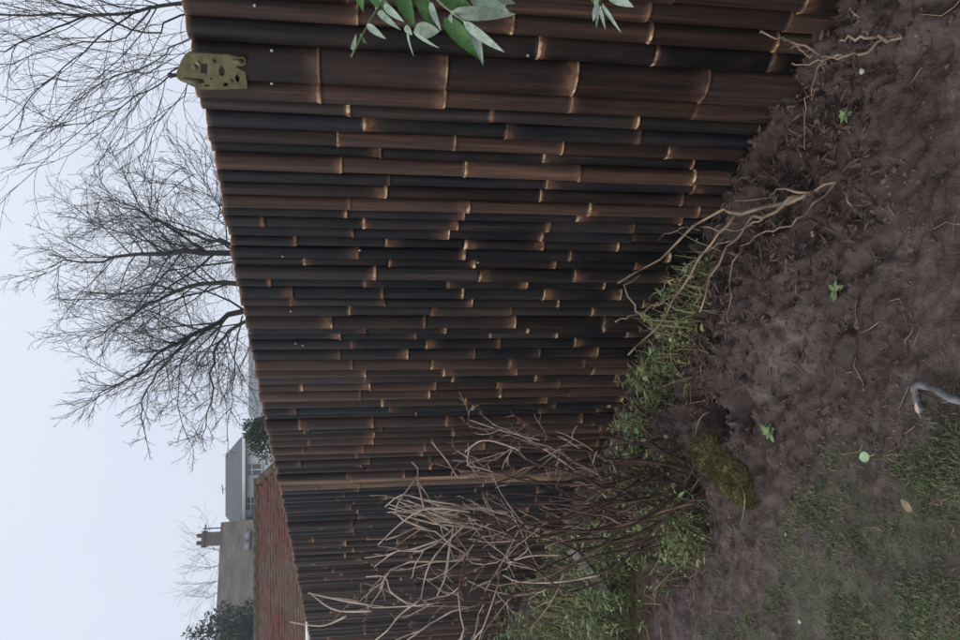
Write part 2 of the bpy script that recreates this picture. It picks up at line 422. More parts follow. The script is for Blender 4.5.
a = me.attributes.new('node', 'FLOAT', 'POINT'); a.data.foreach_set('value', lawn_mask(GX, GY).ravel())
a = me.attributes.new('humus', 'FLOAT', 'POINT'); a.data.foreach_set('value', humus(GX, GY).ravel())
me.materials.append(m_ground); me.update(calc_edges=True); me.validate()
ground = bpy.data.objects.new('ground', me); scene.collection.objects.link(ground); tag(ground, kind='structure')

# ---------------------------------------------------------------- bamboo fence
FTOP = 1.857
fence = empty('bamboo_fence', (P0.x, P0.y, 0))
tag(fence, 'tall fence of upright dark scorched bamboo poles with pale nodes', 'fence')
DK = (0.0065, 0.0058, 0.0066); BL = (0.0075, 0.0080, 0.0108); BR = (0.040, 0.025, 0.0195); MB_ = (0.019, 0.0125, 0.0112); LB = (0.115, 0.082, 0.058); GY_ = (0.018, 0.0158, 0.0158)
bounds = [-14, 10, 31, 56, 90, 109, 123.4, 139, 154, 165.7, 180.3, 191.6, 202.8, 214, 224, 234, 245, 254, 264, 273, 283.5, 293, 304, 311]
tones = [BR, BR, DK, MB_, BR, GY_, BL, BR, DK, BR, BL, MB_, BR, BL, GY_, BL, DK, BL, DK, GY_, DK, BL, GY_]
poles = []
for i in range(len(bounds) - 1):
    s0 = fsz(400, bounds[i], 0.03)[0]; s1 = fsz(400, bounds[i + 1], 0.03)[0]
    poles.append((s0, s1, tones[i]))
s = poles[-1][1]
prng = random.Random(3)
while s < 8.6:
    w = prng.uniform(0.050, 0.074)
    # tone follows what the photo shows at that stretch of the fence
    t = prng.random()
    if s < 1.72: tone = prng.choice([DK, BL, GY_, BL, MB_])
    elif s < 2.1: tone = prng.choice([BR, MB_, GY_, BR])
    elif s < 2.25: tone = BL
    elif s < 2.8: tone = prng.choice([MB_, BR, MB_, DK])
    elif s < 3.0: tone = MB_
    elif s < 3.75: tone = prng.choice([BL, DK, BL, MB_])
    else: tone = prng.choice([DK, MB_, MB_, BR, MB_, DK])
    if 2.92 < s < 2.985: tone = LB
    poles.append((s, s + w, tone)); s += w
s = poles[0][0]
while s > -1.3:
    w = prng.uniform(0.058, 0.075); poles.append((s - w, s, prng.choice([BR, DK, MB_]))); s -= w
known_nodes = {3: [320, 447, 578, 712], 4: [321, 446, 572, 700], 5: [350, 491, 643], 6: [363, 507, 645], 7: [337, 456, 565, 672], 8: [381, 545], 9: [342, 465, 583, 700],
               10: [390, 548], 11: [387, 541], 12: [350, 470, 590], 13: [347, 465], 1: [358, 515, 657, 790], 2: [660]}
for i, (s0, s1, tone) in enumerate(poles):
    w = s1 - s0; r = w * 0.5 * 1.09; sc_ = (s0 + s1) / 2
    off = prng.uniform(-0.007, 0.007) - (0.010 if tone in (DK, BL) else 0)
    if i == 2: off -= 0.006
    top = FTOP + prng.uniform(-0.007, 0.007); bot = Hs(*(fpt(sc_, 0).xy)) - 0.10
    if i == 5: pass
    if i in known_nodes:
        zs = []
        for xx in known_nodes[i]:
            zs.append(fsz(xx, (bounds[i] + bounds[i + 1]) / 2, 0.03)[1])
        zs.sort()
        sp = (zs[-1] - zs[0]) / max(1, len(zs) - 1) if len(zs) > 1 else 0.38
        while zs[0] - sp > bot: zs.insert(0, zs[0] - sp)
        if zs[-1] + sp * 0.95 < top - 0.03: zs.append(zs[-1] + sp * 0.95)
    else:
        # most culms were cut so that a node falls near the same height
        z = 1.36 + prng.gauss(0, 0.09)
        if sc_ > 0.6: z = 1.395 + prng.gauss(0, 0.075)
        sp = prng.uniform(0.30, 0.44)
        zs = [z]
        while zs[0] - sp > bot: zs.insert(0, zs[0] - sp * prng.uniform(0.93, 1.02)); 
        while zs[-1] + sp < top - 0.02: zs.append(zs[-1] + sp * prng.uniform(0.96, 1.05))
    m = MB(); m.attr = []; m.attr2 = []
    rows = []; tl = []; tcur = prng.uniform(.6, 1.5)   # (z, radius, lateral shift, node)
    def seg(): return prng.uniform(0.93, 1.02), prng.uniform(-0.0035, 0.0035)
    rr, sh = seg(); rows.append((bot, r * rr, sh, 0))
    for z in zs:
        if z <= bot + 0.12 or z >= top - 0.125: continue
        k = prng.choice([1, 1, 0.9, 0.75, 0.5, 0.35]) * (1 if sc_ < 2.2 else .72); up_ = prng.random() < 0.55; wid = prng.uniform(0.003, 0.011); fade = prng.choice([0.012, 0.02, 0.035, 0.05])
        if up_:      # sharp lower edge, stain fading upwards
            rows += [(z - 0.012, r * rr, sh, 0), (z - 0.0015, r * rr * 1.01, sh, 0.0), (z, r * rr * 1.05, sh, k)]
            rr, sh = seg()
            rows += [(z + wid, r * rr * 1.0, sh, k), (z + wid + 0.002, r * rr * 0.985, sh, 0.5 * k), (z + wid + fade, r * rr, sh, 0.08 * k), (z + wid + fade + .03, r * rr, sh, 0)]
        else:
            rows += [(z - wid - fade - .03, r * rr, sh, 0), (z - wid - fade, r * rr, sh, 0.08 * k), (z - wid - 0.002, r * rr * 0.99, sh, 0.5 * k), (z - wid, r * rr, sh, k), (z, r * rr * 1.05, sh, k)]
            rr, sh = seg()
            rows += [(z + 0.0015, r * rr * 1.0, sh, 0), (z + 0.012, r * rr, sh, 0)]
    rows += [(top - 0.02, r * rr, sh, 0), (top - 0.004, r * rr, sh, 0.35), (top, r * rr * 0.97, sh, 0.9), (top, r * rr * 0.78, sh, 0.9), (top - 0.03, r * rr * 0.76, sh, 0.1)]
    lean = prng.gauss(0, 0.0025)
    SID = 14 if sc_ < 2.2 else 10
    fl = 0.95 if i != 3 else 0.7
    tl_ = prng.uniform(.6, 1.5); zprev = -9
    for (z, rad, shf, nd) in rows:
        if any(abs(z - zz) < 1e-9 for zz in zs) : tl_ = prng.choice([.55, .75, .9, 1.0, 1.1, 1.3, 1.6])
        for j in range(SID):
            a = 2 * math.pi * j / SID
            p = fpt(sc_ + shf + lean * (z - 0.9) + math.cos(a) * rad, z, off + math.sin(a) * rad * fl)
            m.v.append(tuple(p)); m.attr.append(nd); m.attr2.append(tl_)
    for q in range(len(rows) - 1):
        for j in range(SID):
            j2 = (j + 1) % SID
            m.f.append((q * SID + j2, q * SID + j, (q + 1) * SID + j, (q + 1) * SID + j2)); m.m.append(0)
    m.f.append(tuple((len(rows) - 1) * SID + SID - 1 - j for j in range(SID))); m.m.append(0)
    o = m.build('bamboo_pole', m_bam, fence)
    k = prng.uniform(0.75, 1.25)
    o.color = (tone[0] * k, tone[1] * k, tone[2] * k, 1)
m = MB(); m.box(fpt(3.65, 0.897, -0.0475), (9.9, 0.004, 1.90), Matrix.Rotation(math.atan2(FD.y, FD.x), 3, 'Z')); m.build('gap_light_blocker', m_dark, fence, smooth=False)  # added dark sheet behind the poles, blocks light showing through the gaps
# back rails and posts that carry the poles
for z in (0.45, 1.05, 1.62):
    m = MB(); c = fpt(3.65, z, -0.075); ang = math.atan2(FD.y, FD.x)
    m.box(c, (9.9, 0.045, 0.09), Matrix.Rotation(ang, 3, 'Z')); m.build('back_rail', m_post, fence, smooth=False)
for sp_ in (-0.9, 0.9, 2.7, 4.5, 6.3, 8.1):
    m = MB(); m.box(fpt(sp_, 0.85, -0.145), (0.09, 0.09, 1.9), Matrix.Rotation(math.atan2(FD.y, FD.x), 3, 'Z')); m.build('post', m_post, fence, smooth=False)
# zinc screws along the rails
for (x, y) in [(255, 5), (272, 50), (272, 83), (283, 256), (291, 311), (296, 343), (303, 345), (308, 430), (316, 488), (528, 55), (525, 84), (340, 548), (360, 250), (478, 262)]:
    s_, z_ = fsz(x, y, 0.032)
    m = MB(); c = fpt(s_, z_, 0.022)
    prof = [(0.0, 0.0025), (0.012, 0.0025), (0.012, 0.0056), (0.0138, 0.0046), (0.0145, 0.0020)]
    m.tube([c + FN * d for d, _ in prof], [q for _, q in prof], 10); m.build('screw', m_bolt, fence)

# ---------------------------------------------------------------- olive painted metal bracket near the fence top
br_s, br_z = fsz(210, 70, 0.045)
brk = empty('metal_bracket', fpt(br_s, br_z, 0.036))
tag(brk, 'olive green pierced metal bracket fixed at the top of the bamboo fence', 'bracket')
def zc(zx, zy): return (160 + zx / 4.8, zy / 4.8)
outline = [(80, 352), (92, 322), (102, 296), (118, 272), (140, 254), (190, 254), (240, 256), (340, 262), (375, 274), (398, 270), (412, 282), (410, 302), (396, 312), (368, 312), (366, 322), (408, 340), (416, 380), (418, 421), (300, 425), (200, 425), (160, 412), (128, 396), (100, 384), (84, 372)]
holes = [[(195, 302), (230, 302), (230, 352), (195, 348)], [(281, 338), (290, 314), (299, 310), (312, 332), (314, 352), (302, 366), (290, 358)],
         [(358, 372), (366, 350), (376, 352), (386, 374), (382, 392), (372, 396)], [(305, 394), (328, 394), (330, 414), (306, 414)], [(214, 402), (244, 404), (242, 414), (216, 412)], [(240, 372), (250, 366), (254, 378), (246, 386)]]
cu = bpy.data.curves.new('plate_outline', 'CURVE'); cu.dimensions = '2D'; cu.fill_mode = 'BOTH'; cu.extrude = 0.005; cu.bevel_depth = 0.0012; cu.bevel_resolution = 1
for poly in [outline] + holes:
    sp_ = cu.splines.new('POLY'); sp_.points.add(len(poly) - 1); sp_.use_cyclic_u = True
    for pnt, (zx, zy) in zip(sp_.points, poly):
        s_, z_ = fsz(*zc(zx, zy), 0.045); pnt.co = (-(s_ - br_s), z_ - br_z, 0, 1)
tmp = bpy.data.objects.new('tmp', cu); scene.collection.objects.link(tmp)
dg = bpy.context.evaluated_depsgraph_get(); mesh = bpy.data.meshes.new_from_object(tmp.evaluated_get(dg))
bpy.data.objects.remove(tmp)
mesh.name = 'plate'; mesh.materials.clear(); mesh.materials.append(m_olive)
plate = bpy.data.objects.new('plate', mesh); scene.collection.objects.link(plate); plate.parent = brk
# local x = -FD, local y = up, local z = FN
MM = Matrix.Identity(4)
for i in range(3): MM[i][0] = -FD[i]; MM[i][1] = (0, 0, 1)[i]; MM[i][2] = FN[i]
plate.matrix_local = MM
plate.location = FN * 0.006
def bkpt(zx, zy, off): 
    s_, z_ = fsz(*zc(zx, zy), 0.045); return fpt(s_, z_, off)
m = MB(); m.tube([bkpt(88, 362, 0.042), bkpt(62, 364, 0.042), bkpt(48, 364, 0.042), bkpt(38, 365, 0.042)], [0.005, 0.006, 0.009, 0.006], 8); m.build('pivot_knob', m_dark, brk)
m = MB(); m.tube([bkpt(110, 378, 0.050), bkpt(160, 384, 0.052), bkpt(205, 386, 0.050)], [0.006, 0.007, 0.006], 8); m.build('rib', m_olive, brk)
m = MB(); m.tube([bkpt(350, 290, 0.046), bkpt(380, 290, 0.050), bkpt(400, 290, 0.048)], [0.007, 0.008, 0.006], 8); m.build('lug', m_olive, brk)
for (zx, zy, mt) in ((165, 318, m_rust), (258, 290, m_dark), (340, 385, m_olive)):
    m = MB(); c = bkpt(zx, zy, 0.044); m.tube([c, c + FN * 0.006, c + FN * 0.009], [0.010 if mt is m_rust else 0.006, 0.009 if mt is m_rust else 0.006, 0.004], 10); m.build('rivet', mt, brk)
m = MB(); m.tube([bkpt(178, 290, 0.055), bkpt(192, 305, 0.052)], [0.0025, 0.002], 6); m.build('pin', m_pale, brk)

# ---------------------------------------------------------------- branching generator for bare wood
def grow(path, r0, r1, level, spec, rg, out, depth=0):
    """path: list of Vectors.  spec per level: (children per metre, length factor, angle, droop/up, segs)"""
    n = len(path)
    rad = [r0 + (r1 - r0) * (i / (n - 1)) ** 0.8 for i in range(n)]
    out.append((path, rad, level))
    if level >= len(spec): return
    dens, lf, ang, upw, minr, t0 = spec[level]
    L = sum((path[i + 1] - path[i]).length for i in range(n - 1))
    k = max(1, int(L * dens + rg.random()))
    az = rg.random() * 6.28
    for c_ in range(k):
        t = t0 + (1 - t0) * (c_ + rg.random()) / k
        q = t * (n - 1); i = min(int(q), n - 2); f = q - i
        p = path[i].lerp(path[i + 1], f); d = (path[i + 1] - path[i]).normalized()
        az += 2.4 + rg.uniform(-0.5, 0.5)
        o = d.orthogonal().normalized(); o = Matrix.Rotation(az, 3, d) @ o
        an_ = ang * rg.uniform(0.6, 1.25)
        nd = (d * math.cos(an_) + o * math.sin(an_)).normalized()
        ll = L * lf * (1.15 - 0.65 * t) * rg.uniform(0.6, 1.25)
        ns = 5 if level < 2 else 4
        pts = [p]; cur = nd
        bendv = Vector((rg.gauss(0, 1), rg.gauss(0, 1), rg.gauss(0, 1))) * 0.20
        for j in range(ns):
            cur = (cur + Vector((0, 0, upw)) / ns + bendv / ns * 1.6 + Vector((rg.gauss(0, 1), rg.gauss(0, 1), rg.gauss(0, 1))) * 0.11).normalized()
            pts.append(pts[-1] + cur * ll / ns)
        rr = max(minr, (rad[i] + (rad[i + 1] - rad[i]) * f) * 0.42)
        grow(pts, rr, max(minr * 0.6, rr * 0.35), level + 1, spec, rg, out)

def make_tree(name, label, base, trunk_pts, limbs, spec, rg, mats, group=None, minsides=3):
    root = empty(name, base); tag(root, label, 'tree', group)
    m = MB(); pts = spline(trunk_pts[0], 8); m.tube(pts, [trunk_pts[1] + (trunk_pts[2] - trunk_pts[1]) * i / 8 for i in range(9)], 10); m.build('trunk', mats[0], root)
    crown = MB()
    for (ctrl, r0, r1) in limbs:
        out = []; path = spline(ctrl, 14)
        path = [p + Vector((rg.gauss(0, 1), rg.gauss(0, 1), rg.gauss(0, 1))) * 0.012 * (p - path[0]).length ** 0.5 if 0 < i < 14 else p for i, p in enumerate(path)]
        grow(path, r0, r1, 0, spec, rg, out)
        lm = MB()
        for (pp, rad, lv) in out:
            if lv == 0: lm.tube(pp, rad, 8)
            elif lv == 1: crown.tube(pp, rad, 5, 0, False)
            else: crown.tube(pp, rad, minsides, 1, False)
        lm.build('limb', mats[0], root)
    crown.build('crown', [mats[0], mats[1]], root)
    return root

# large bare tree behind the fence
T1 = 12.0
tb = at(240, 288, T1); tb.z = 0
fork = Vector((tb.x, tb.y, 1.35))
def tp(x, y, dy=0): return at(240 - (240 - x) * .86, 290 + (y - 290) * .93, T1 + dy)
limbs = [
    ([fork, tp(238, 252, -.1), tp(160, 250, -.2), tp(120, 252, -.1), tp(75, 258, .1), tp(20, 266, .2)], 0.066, 0.008),
    ([fork, tp(240, 283, .1), tp(200, 283, .3), tp(170, 292, .5), tp(140, 300, .6), tp(100, 325, .8), tp(62, 345, .9)], 0.054, 0.007),
    ([fork, tp(243, 312, -.2), tp(210, 328, -.4), tp(180, 342, -.6), tp(150, 356, -.8), tp(110, 385, -.9), tp(75, 402, -1.0)], 0.060, 0.007),
    ([fork, tp(246, 322, .2), tp(218, 345, .4), tp(208, 372, .6), tp(206, 410, .8), tp(195, 448, 1.0)], 0.042, 0.006),
    ([tp(195, 336, -.5), tp(175, 362, -.2), tp(168, 395, .1), tp(170, 425, .2), tp(186, 462, .3)], 0.014, 0.004),
    ([fork, tp(236, 240, .3), tp(205, 236, .6), tp(160, 222, .9), tp(120, 204, 1.0), tp(72, 192, 1.2)], 0.042, 0.006),
    ([tp(200, 248, -.15), tp(165, 226, -.5), tp(138, 208, -.8), tp(136, 180, -1.0), tp(120, 158, -1.1)], 0.014, 0.004),
    ([fork, tp(232, 225, -.5), tp(215, 195, -.9), tp(195, 170, -1.2), tp(170, 160, -1.3)], 0.012, 0.0035),
    ([tp(160, 250, -.2), tp(125, 235, -.5), tp(80, 222, -.8), tp(45, 212, -1.0)], 0.014, 0.004),
    ([tp(170, 292, .5), tp(130, 285, .9), tp(80, 300, 1.2), tp(35, 300, 1.3)], 0.020, 0.006),
    ([tp(180, 342, -.6), tp(140, 385, -.4), tp(125, 420, -.2), tp(130, 452, 0)], 0.021, 0.006),
    ([tp(243, 318, -.2), tp(235, 350, -.8), tp(232, 390, -1.1), tp(225, 440, -1.2)], 0.014, 0.004),
]
spec1 = [(4.8, 0.33, 0.80, 0.26, 0.0064, 0.16), (9.2, 0.48, 0.78, 0.18, 0.0042, 0.12), (11.0, 0.56, 0.72, 0.10, 0.0029, 0.15)]
make_tree('bare_tree', 'large spreading leafless tree with several limbs rising behind the bamboo fence', tuple(tb), ([tb - Vector((0, 0, .1)), tb + Vector((0.03, 0, 0.7)), fork + Vector((0, 0, .12))], 0.22, 0.15), limbs, spec1, random.Random(11), (m_bark, m_twig))

# slender tree at the right end of the fence, top of the frame cuts it
T2 = 9.5
b2 = at(200, -12, T2); b2.z = 0
f2 = Vector((b2.x, b2.y, 2.0))
def t2(x, y, dy=0): return at(x, y, T2 + dy)
limbs2 = [
    ([f2, t2(182, 2, 0), t2(140, 12, -.1), t2(100, 14, -.2), t2(50, 15, -.2), t2(-20, 14, -.3), t2(-90, 20, -.3)], 0.028, 0.008),
    ([f2, t2(190, 36, .3), t2(160, 56, .5), t2(130, 72, .6), t2(105, 78, .7), t2(55, 79, .8)], 0.014, 0.0035),
    ([t2(132, 14, -.1), t2(105, 33, -.4), t2(75, 60, -.7), t2(40, 90, -.9), t2(0, 130, -1.1)], 0.012, 0.0035),
    ([f2, t2(192, 60, -.2), t2(165, 80, -.4), t2(130, 100, -.5), t2(85, 124, -.6), t2(32, 125, -.7)], 0.014, 0.0035),
    ([t2(150, 10, 0), t2(120, 40, .4), t2(70, 45, .6), t2(20, 62, .9), t2(-20, 70, 1)], 0.013, 0.004),
    ([f2, t2(205, 70, .4), t2(178, 100, .6), t2(155, 130, .8), t2(142, 165, .9)], 0.012, 0.0035),
    ([f2, t2(170, -30, .3), t2(110, -40, .4), t2(40, -60, .5), t2(-30, -70, .6)], 0.03, 0.008),
    ([t2(90, 14, -.2), t2(50, 30, -.6), t2(0, 50, -.9), t2(-50, 60, -1)], 0.014, 0.004),
    ([f2, t2(186, 15, -.6), t2(150, 34, -.9), t2(110, 20, -1.1), t2(60, 0, -1.2), t2(10, -10, -1.2)], 0.015, 0.004),
]
spec2 = [(3.2, 0.48, 0.5, 0.05, 0.0050, 0.12), (4.2, 0.55, 0.5, -0.1, 0.0036, 0.12), (2.4, 0.5, 0.6, -0.1, 0.0028, 0.2)]
make_tree('bare_tree', 'slender leafless tree with thin arching branches above the green bracket', tuple(b2), ([b2 - Vector((0, 0, .1)), b2 + Vector((0.02, 0, 1.0)), f2 + Vector((0, 0, .1))], 0.13, 0.085), limbs2, spec2, random.Random(23), (m_bark, m_twig2))

# ---------------------------------------------------------------- neighbours beyond the fence
# red tiled outbuilding
YR = 14.0
out_ = empty('outbuilding', (at(283, 600, YR).x, YR, 0))
tag(out_, 'low outbuilding with a mossy red clay tile roof and white gutter beyond the fence', 'building')
ridge_z = at(258, 600, YR + 1.35).z; eave_z = at(307, 610, YR).z
xr_eave = at(300, 436, YR).x; xr_ridge = at(259, 482, YR + 1.35).x; xl = -10.5
A = Vector((xl, YR, eave_z)); B = Vector((xr_eave, YR, eave_z)); Cc = Vector((xr_ridge, YR + 1.35, ridge_z)); D = Vector((xl, YR + 1.35, ridge_z))
B2 = Vector((xr_eave, YR + 2.7, eave_z)); A2 = Vector((xl, YR + 2.7, eave_z))
m = MB(); m.face([A, B, Cc, D]); m.face([B, B2, Cc]); m.face([B2, A2, D, Cc]); m.face([A, D, A2]); rf = m.build('roof', m_post, out_, smooth=False)
# clay tiles laid course by course on the slope that faces us (too small to tell apart from the garden)
courses = 17; tw = 0.19; trg = random.Random(5); stuff = MB()
slope = (D - A); sl = slope.length; sdir_ = slope.normalized(); th = sl / courses
nrm_ = Vector((1, 0, 0)).cross(sdir_).normalized()
for cix in range(courses):
    fr = (cix + 0.5) / courses
    x = B.x + (Cc.x - B.x) * fr - 0.05 - tw / 2
    while x > xl:
        xx = x - (tw / 2 if cix % 2 else 0)
        c_ = A + sdir_ * (sl * fr); c_.x = xx; c_ += nrm_ * (0.020 + trg.uniform(-.003, .005))
        rot = Matrix.Rotation(math.atan2(sdir_.z, sdir_.y) - 0.06, 3, 'X') @ Matrix.Rotation(trg.gauss(0, .012), 3, 'Z')
        stuff.box(c_, (tw * .98, th * 1.12, .016), rot)
        x -= tw
o = stuff.build('tile_field', m_red_tile, out_, smooth=False); o['kind'] = 'stuff'
m = MB(); n_ = 26
for k in range(n_):
    p = Cc.lerp(D, (k + .5) / n_); m.tube([p + Vector((-.21, 0, .0)), p + Vector((.21, 0, .012))], 0.085, 8)
hb = (Cc - B)
for k in range(5): m.tube([B.lerp(Cc, k / 5), B.lerp(Cc, (k + 1) / 5)], 0.08, 8)
m.build('ridge_tile', m_moss_tile, out_)
m = MB(); m.box(((xl + xr_eave) / 2, YR + 1.35, eave_z / 2 - .03), (xr_eave - xl - .3, 2.4, eave_z - .08)); m.build('wall', m_brick, out_, smooth=False)
m = MB(); m.tube([Vector((xl, YR - .06, eave_z - .03)), Vector((xr_eave, YR - .06, eave_z - .03))], 0.055, 8); m.build('gutter', m_white, out_)

# white rendered house
def house(name, label, u_left, u_right, Y, v_eave, v_ridge, wallm, roofm, depth=7.0, ridge_in=(0, 0), ov=0.3):
    """u/v: upright picture coordinates of the front wall; the front faces the garden"""
    pl = at(v_eave, 640 - u_left, Y); pr = at(v_eave, 640 - u_right, Y)
    zr = at(v_ridge, 600, Y + depth / 2).z; ze = pl.z
    h = empty(name, ((pl.x + pr.x) / 2, Y, 0)); tag(h, label, 'house')
    m = MB(); m.box(((pl.x + pr.x) / 2, Y + depth / 2, ze / 2 - .05), (pr.x - pl.x, depth, ze - .1)); m.build('wall', wallm, h, smooth=False)
    m = MB(); t = 0.12
    a, b_ = pl.x - ov, pr.x + ov; y0, y1, ym = Y - ov, Y + depth + ov, Y + depth / 2
    rl, rr_ = a + ridge_in[0], b_ - ridge_in[1]
    zl = ze - 0.05
    E0, E1, E2, E3 = Vector((a, y0, zl)), Vector((b_, y0, zl)), Vector((b_, y1, zl)), Vector((a, y1, zl))
    R0, R1 = Vector((rl, ym, zr)), Vector((rr_, ym, zr))
    m.face([E0, E1, R1, R0]); m.face([E1, E2, R1]); m.face([E2, E3, R0, R1]); m.face([E3, E0, R0]); m.face([E3, E2, E1, E0])
    rf = m.build('roof', roofm, h, smooth=False)
    # courses of tiles as thin lapped strips
    cm = MB(); nC = 30
    for k in range(nC):
        f0, f1 = k / nC, (k + 1.1) / nC
        q = [E0.lerp(R0, f0), E1.lerp(R1, f0), E1.lerp(R1, min(1, f1)), E0.lerp(R0, min(1, f1))]
        nn = (E1 - E0).cross(R0 - E0).normalized()
        lo = [q[0] + nn * .045, q[1] + nn * .045, q[2] + nn * .03, q[3] + nn * .03]
        cm.face(lo); cm.face([q[0], q[1], lo[1], lo[0]])
    o = cm.build('tile_courses', roofm, h, smooth=False); o['kind'] = 'stuff'
    m = MB(); m.box(((a + b_) / 2, y0 - .05, zl - .04), (b_ - a, .1, .14)); m.build('gutter', m_white, h, smooth=False)
    return h, pl, pr, ze, zr
YH = 36.0
hw, pl, pr, ze, zr = house('white_house', 'white rendered house with grey tiled roof and dark windows, far behind the fence', 112, 199, YH, 243, 226, m_render, m_slate, 7.0, (0, 1.6))
for (u0, u1, v0, v1) in ((164, 177, 247, 262), (129, 144, 246, 260)):
    p0 = at(v0, 640 - u0, YH); p1 = at(v1, 640 - u1, YH)
    cxw, czw = (p0.x + p1.x) / 2, (p0.z + p1.z) / 2; ww, hh = p1.x - p0.x, p0.z - p1.z
    fr_ = MB()
    for dx in (-ww / 2, 0, ww / 2): fr_.box((cxw + dx, YH - .04, czw), (.05, .08, hh + .05))
    for dz in (-hh / 2, hh * .15, hh / 2): fr_.box((cxw, YH - .045, czw + dz), (ww + .05, .06, .05))
    w_ = fr_.build('window', m_white, hw, smooth=False)
    for k in (-.25, .25):
        g = MB(); g.box((cxw + k * ww, YH - .015, czw), (ww / 2 - .05, .03, hh - .04)); go = g.build('pane', m_glass, w_, smooth=False); 
m = MB(); xd = at(250, 525, YH).x; m.tube([Vector((xd, YH - .1, ze - .1)), Vector((xd, YH - .1, .1))], .05, 6); m.build('downpipe', m_grey, hw)
p = at(252, 515, YH - .3)
m = MB(); m.tube([p, p + Vector((0, -.06, .02)), p + Vector((0, -.12, .03))], [.10, .28, .33], 14); m.build('satellite_dish', m_grey, hw)
p = at(228, 489, YH + 3.3)
m = MB(); m.tube([p, p + Vector((0, 0, .30))], .02, 5); m.tube([p + Vector((-.25, 0, .24)), p + Vector((.25, 0, .30))], .025, 5); m.build('aerial', m_dark, hw)
# brown roofed house, nearer and to the left
YB = 31.0
hb_, pl, pr, ze, zr = house('brown_roofed_house', 'house with a broad misty brown tiled roof and chimney, left of the white house', -40, 116, YB, 262, 222, m_brick, m_slateB, 8.0, (0, 0), .2)
PHI = R(16)
pc = at(222, 537, YB + 4); pc.x += 1.1
m = MB(); m.box((pc.x, YB + 4, zr + .15), (.62, .62, 1.2)); m.box((pc.x, YB + 4, zr + .72), (.74, .74, .12)); ch = m.build('chimney', m_brick, hb_, smooth=False)
for dx in (-.16, .16):
    m = MB(); m.tube([Vector((pc.x + dx, YB + 4, zr + .78)), Vector((pc.x + dx, YB + 4, zr + 1.05))], [.10, .09], 8); m.build('chimney_pot', m_red_tile, ch)
m = MB(); pa = at(222, 527, YB + 4); pa.x += 1.1; m.tube([Vector((pa.x, YB + 4, zr - .1)), Vector((pa.x, YB + 4, zr + .8))], .03, 5); m.tube([Vector((pa.x - .25, YB + 4, zr + .7)), Vector((pa.x + .2, YB + 4, zr + .7))], .03, 5); m.build('aerial', m_dark, hb_)
# two small roof windows low on the slope
for y_ in (529, 539):
    e = at(250, y_, YB + .9)
    sl_ = math.atan2(zr - ze + .05, 4.2); rot = Matrix.Rotation(sl_, 3, 'X')
    zz = ze - .05 + (e.y - (YB - .2)) * math.tan(sl_)
    c_ = Vector((e.x, e.y, zz)) + (rot @ Vector((0, 0, .11)))
    m = MB(); m.box(c_, (.34, .62, .06), rot); w_ = m.build('roof_window', m_greywood, hb_, smooth=False)
    m = MB(); m.box(c_ + rot @ Vector((0, 0, .035)), (.22, .48, .03), rot); m.build('pane', m_glass, w_, smooth=False)

# the gable end lines up with our view: turn the house about its right front corner
hwid = pr.x - hb_.location.x
hb_.rotation_euler.z = PHI
hb_.location.x += hwid - hwid * math.cos(PHI); hb_.location.y -= hwid * math.sin(PHI)
# conifer, hedge and small trees around the houses
def leafy(name, label, cat, base, blobs, n, size, mat, rg, trunk_r=0.15, needle=False, trunk_top=None):
    root = empty(name, tuple(base)); tag(root, label, cat)
    m = MB()
    top = trunk_top if trunk_top is not None else max(b[0].z + b[1].z * .4 for b in blobs)
    m.tube([Vector(base) - Vector((0, 0, .1)), Vector((base[0], base[1], top * .5)), Vector((base[0] + .03, base[1], top))], [trunk_r, trunk_r * .7, trunk_r * .15], 7); m.build('trunk', m_bark, root)
    c_ = MB()
    for (cc, rr_) in blobs:
        k = int(n * rr_.x * rr_.z)
        for _ in range(k):
            while True:
                q = Vector((rg.uniform(-1, 1), rg.uniform(-1, 1), rg.uniform(-1, 1)))
                if .15 < q.length < 1: break
            q = q.normalized() * (q.length ** .45) * rg.uniform(.82, 1.12)
            p = cc + Vector((q.x * rr_.x, q.y * rr_.y, q.z * rr_.z))
            d = (q + Vector((rg.gauss(0, .6), rg.gauss(0, .6), rg.gauss(0, .5) + (-.15 if needle else .3)))).normalized()
            L = size * rg.uniform(.6, 1.4)
            c_.leaf(p, d, Vector((rg.gauss(0, 1), rg.gauss(0, 1), 1)), L, L * (.30 if needle else .55), 0, None, .15, .2, 2)
    c_.build('crown', mat, root); return root
YC = 22.0
cb = at(230, 632, YC); cb.z = 0
rg = random.Random(41); blobs = []
for (x, y, r_) in ((252, 634, .55), (245, 624, .5), (235, 634, .55), (228, 622, .40), (218, 634, .45), (250, 612, .35), (222, 614, .28), (205, 636, .36), (208, 622, .22), (196, 632, .22), (188, 634, .16), (262, 640, .8), (240, 650, .8), (275, 630, .9)):
    p = at(x, y, YC + rg.uniform(-.4, .4)); blobs.append((p, Vector((r_, r_, r_ * .7))))
leafy('conifer', 'dark green conifer partly in view at the far left of the garden skyline', 'tree', cb, blobs, 2600, .13, m_conif, rg, .16, True, at(200, 632, YC).z)
YS = 17.0
sb = at(262, 435, YS); sb.z = 0
blobs = [(at(x, y, YS + dy), Vector((r_, r_, r_ * 1.1))) for (x, y, dy, r_) in ((262, 434, 0, .32), (256, 430, .1, .24), (258, 444, -.1, .16), (268, 426, 0, .28), (275, 440, .1, .5), (300, 436, 0, .6), (250, 424, .2, .14))]
leafy('evergreen_shrub', 'rounded dark evergreen shrub between the bare tree and the white house', 'shrub', sb, blobs, 5200, .07, m_hedge, random.Random(43), .07)
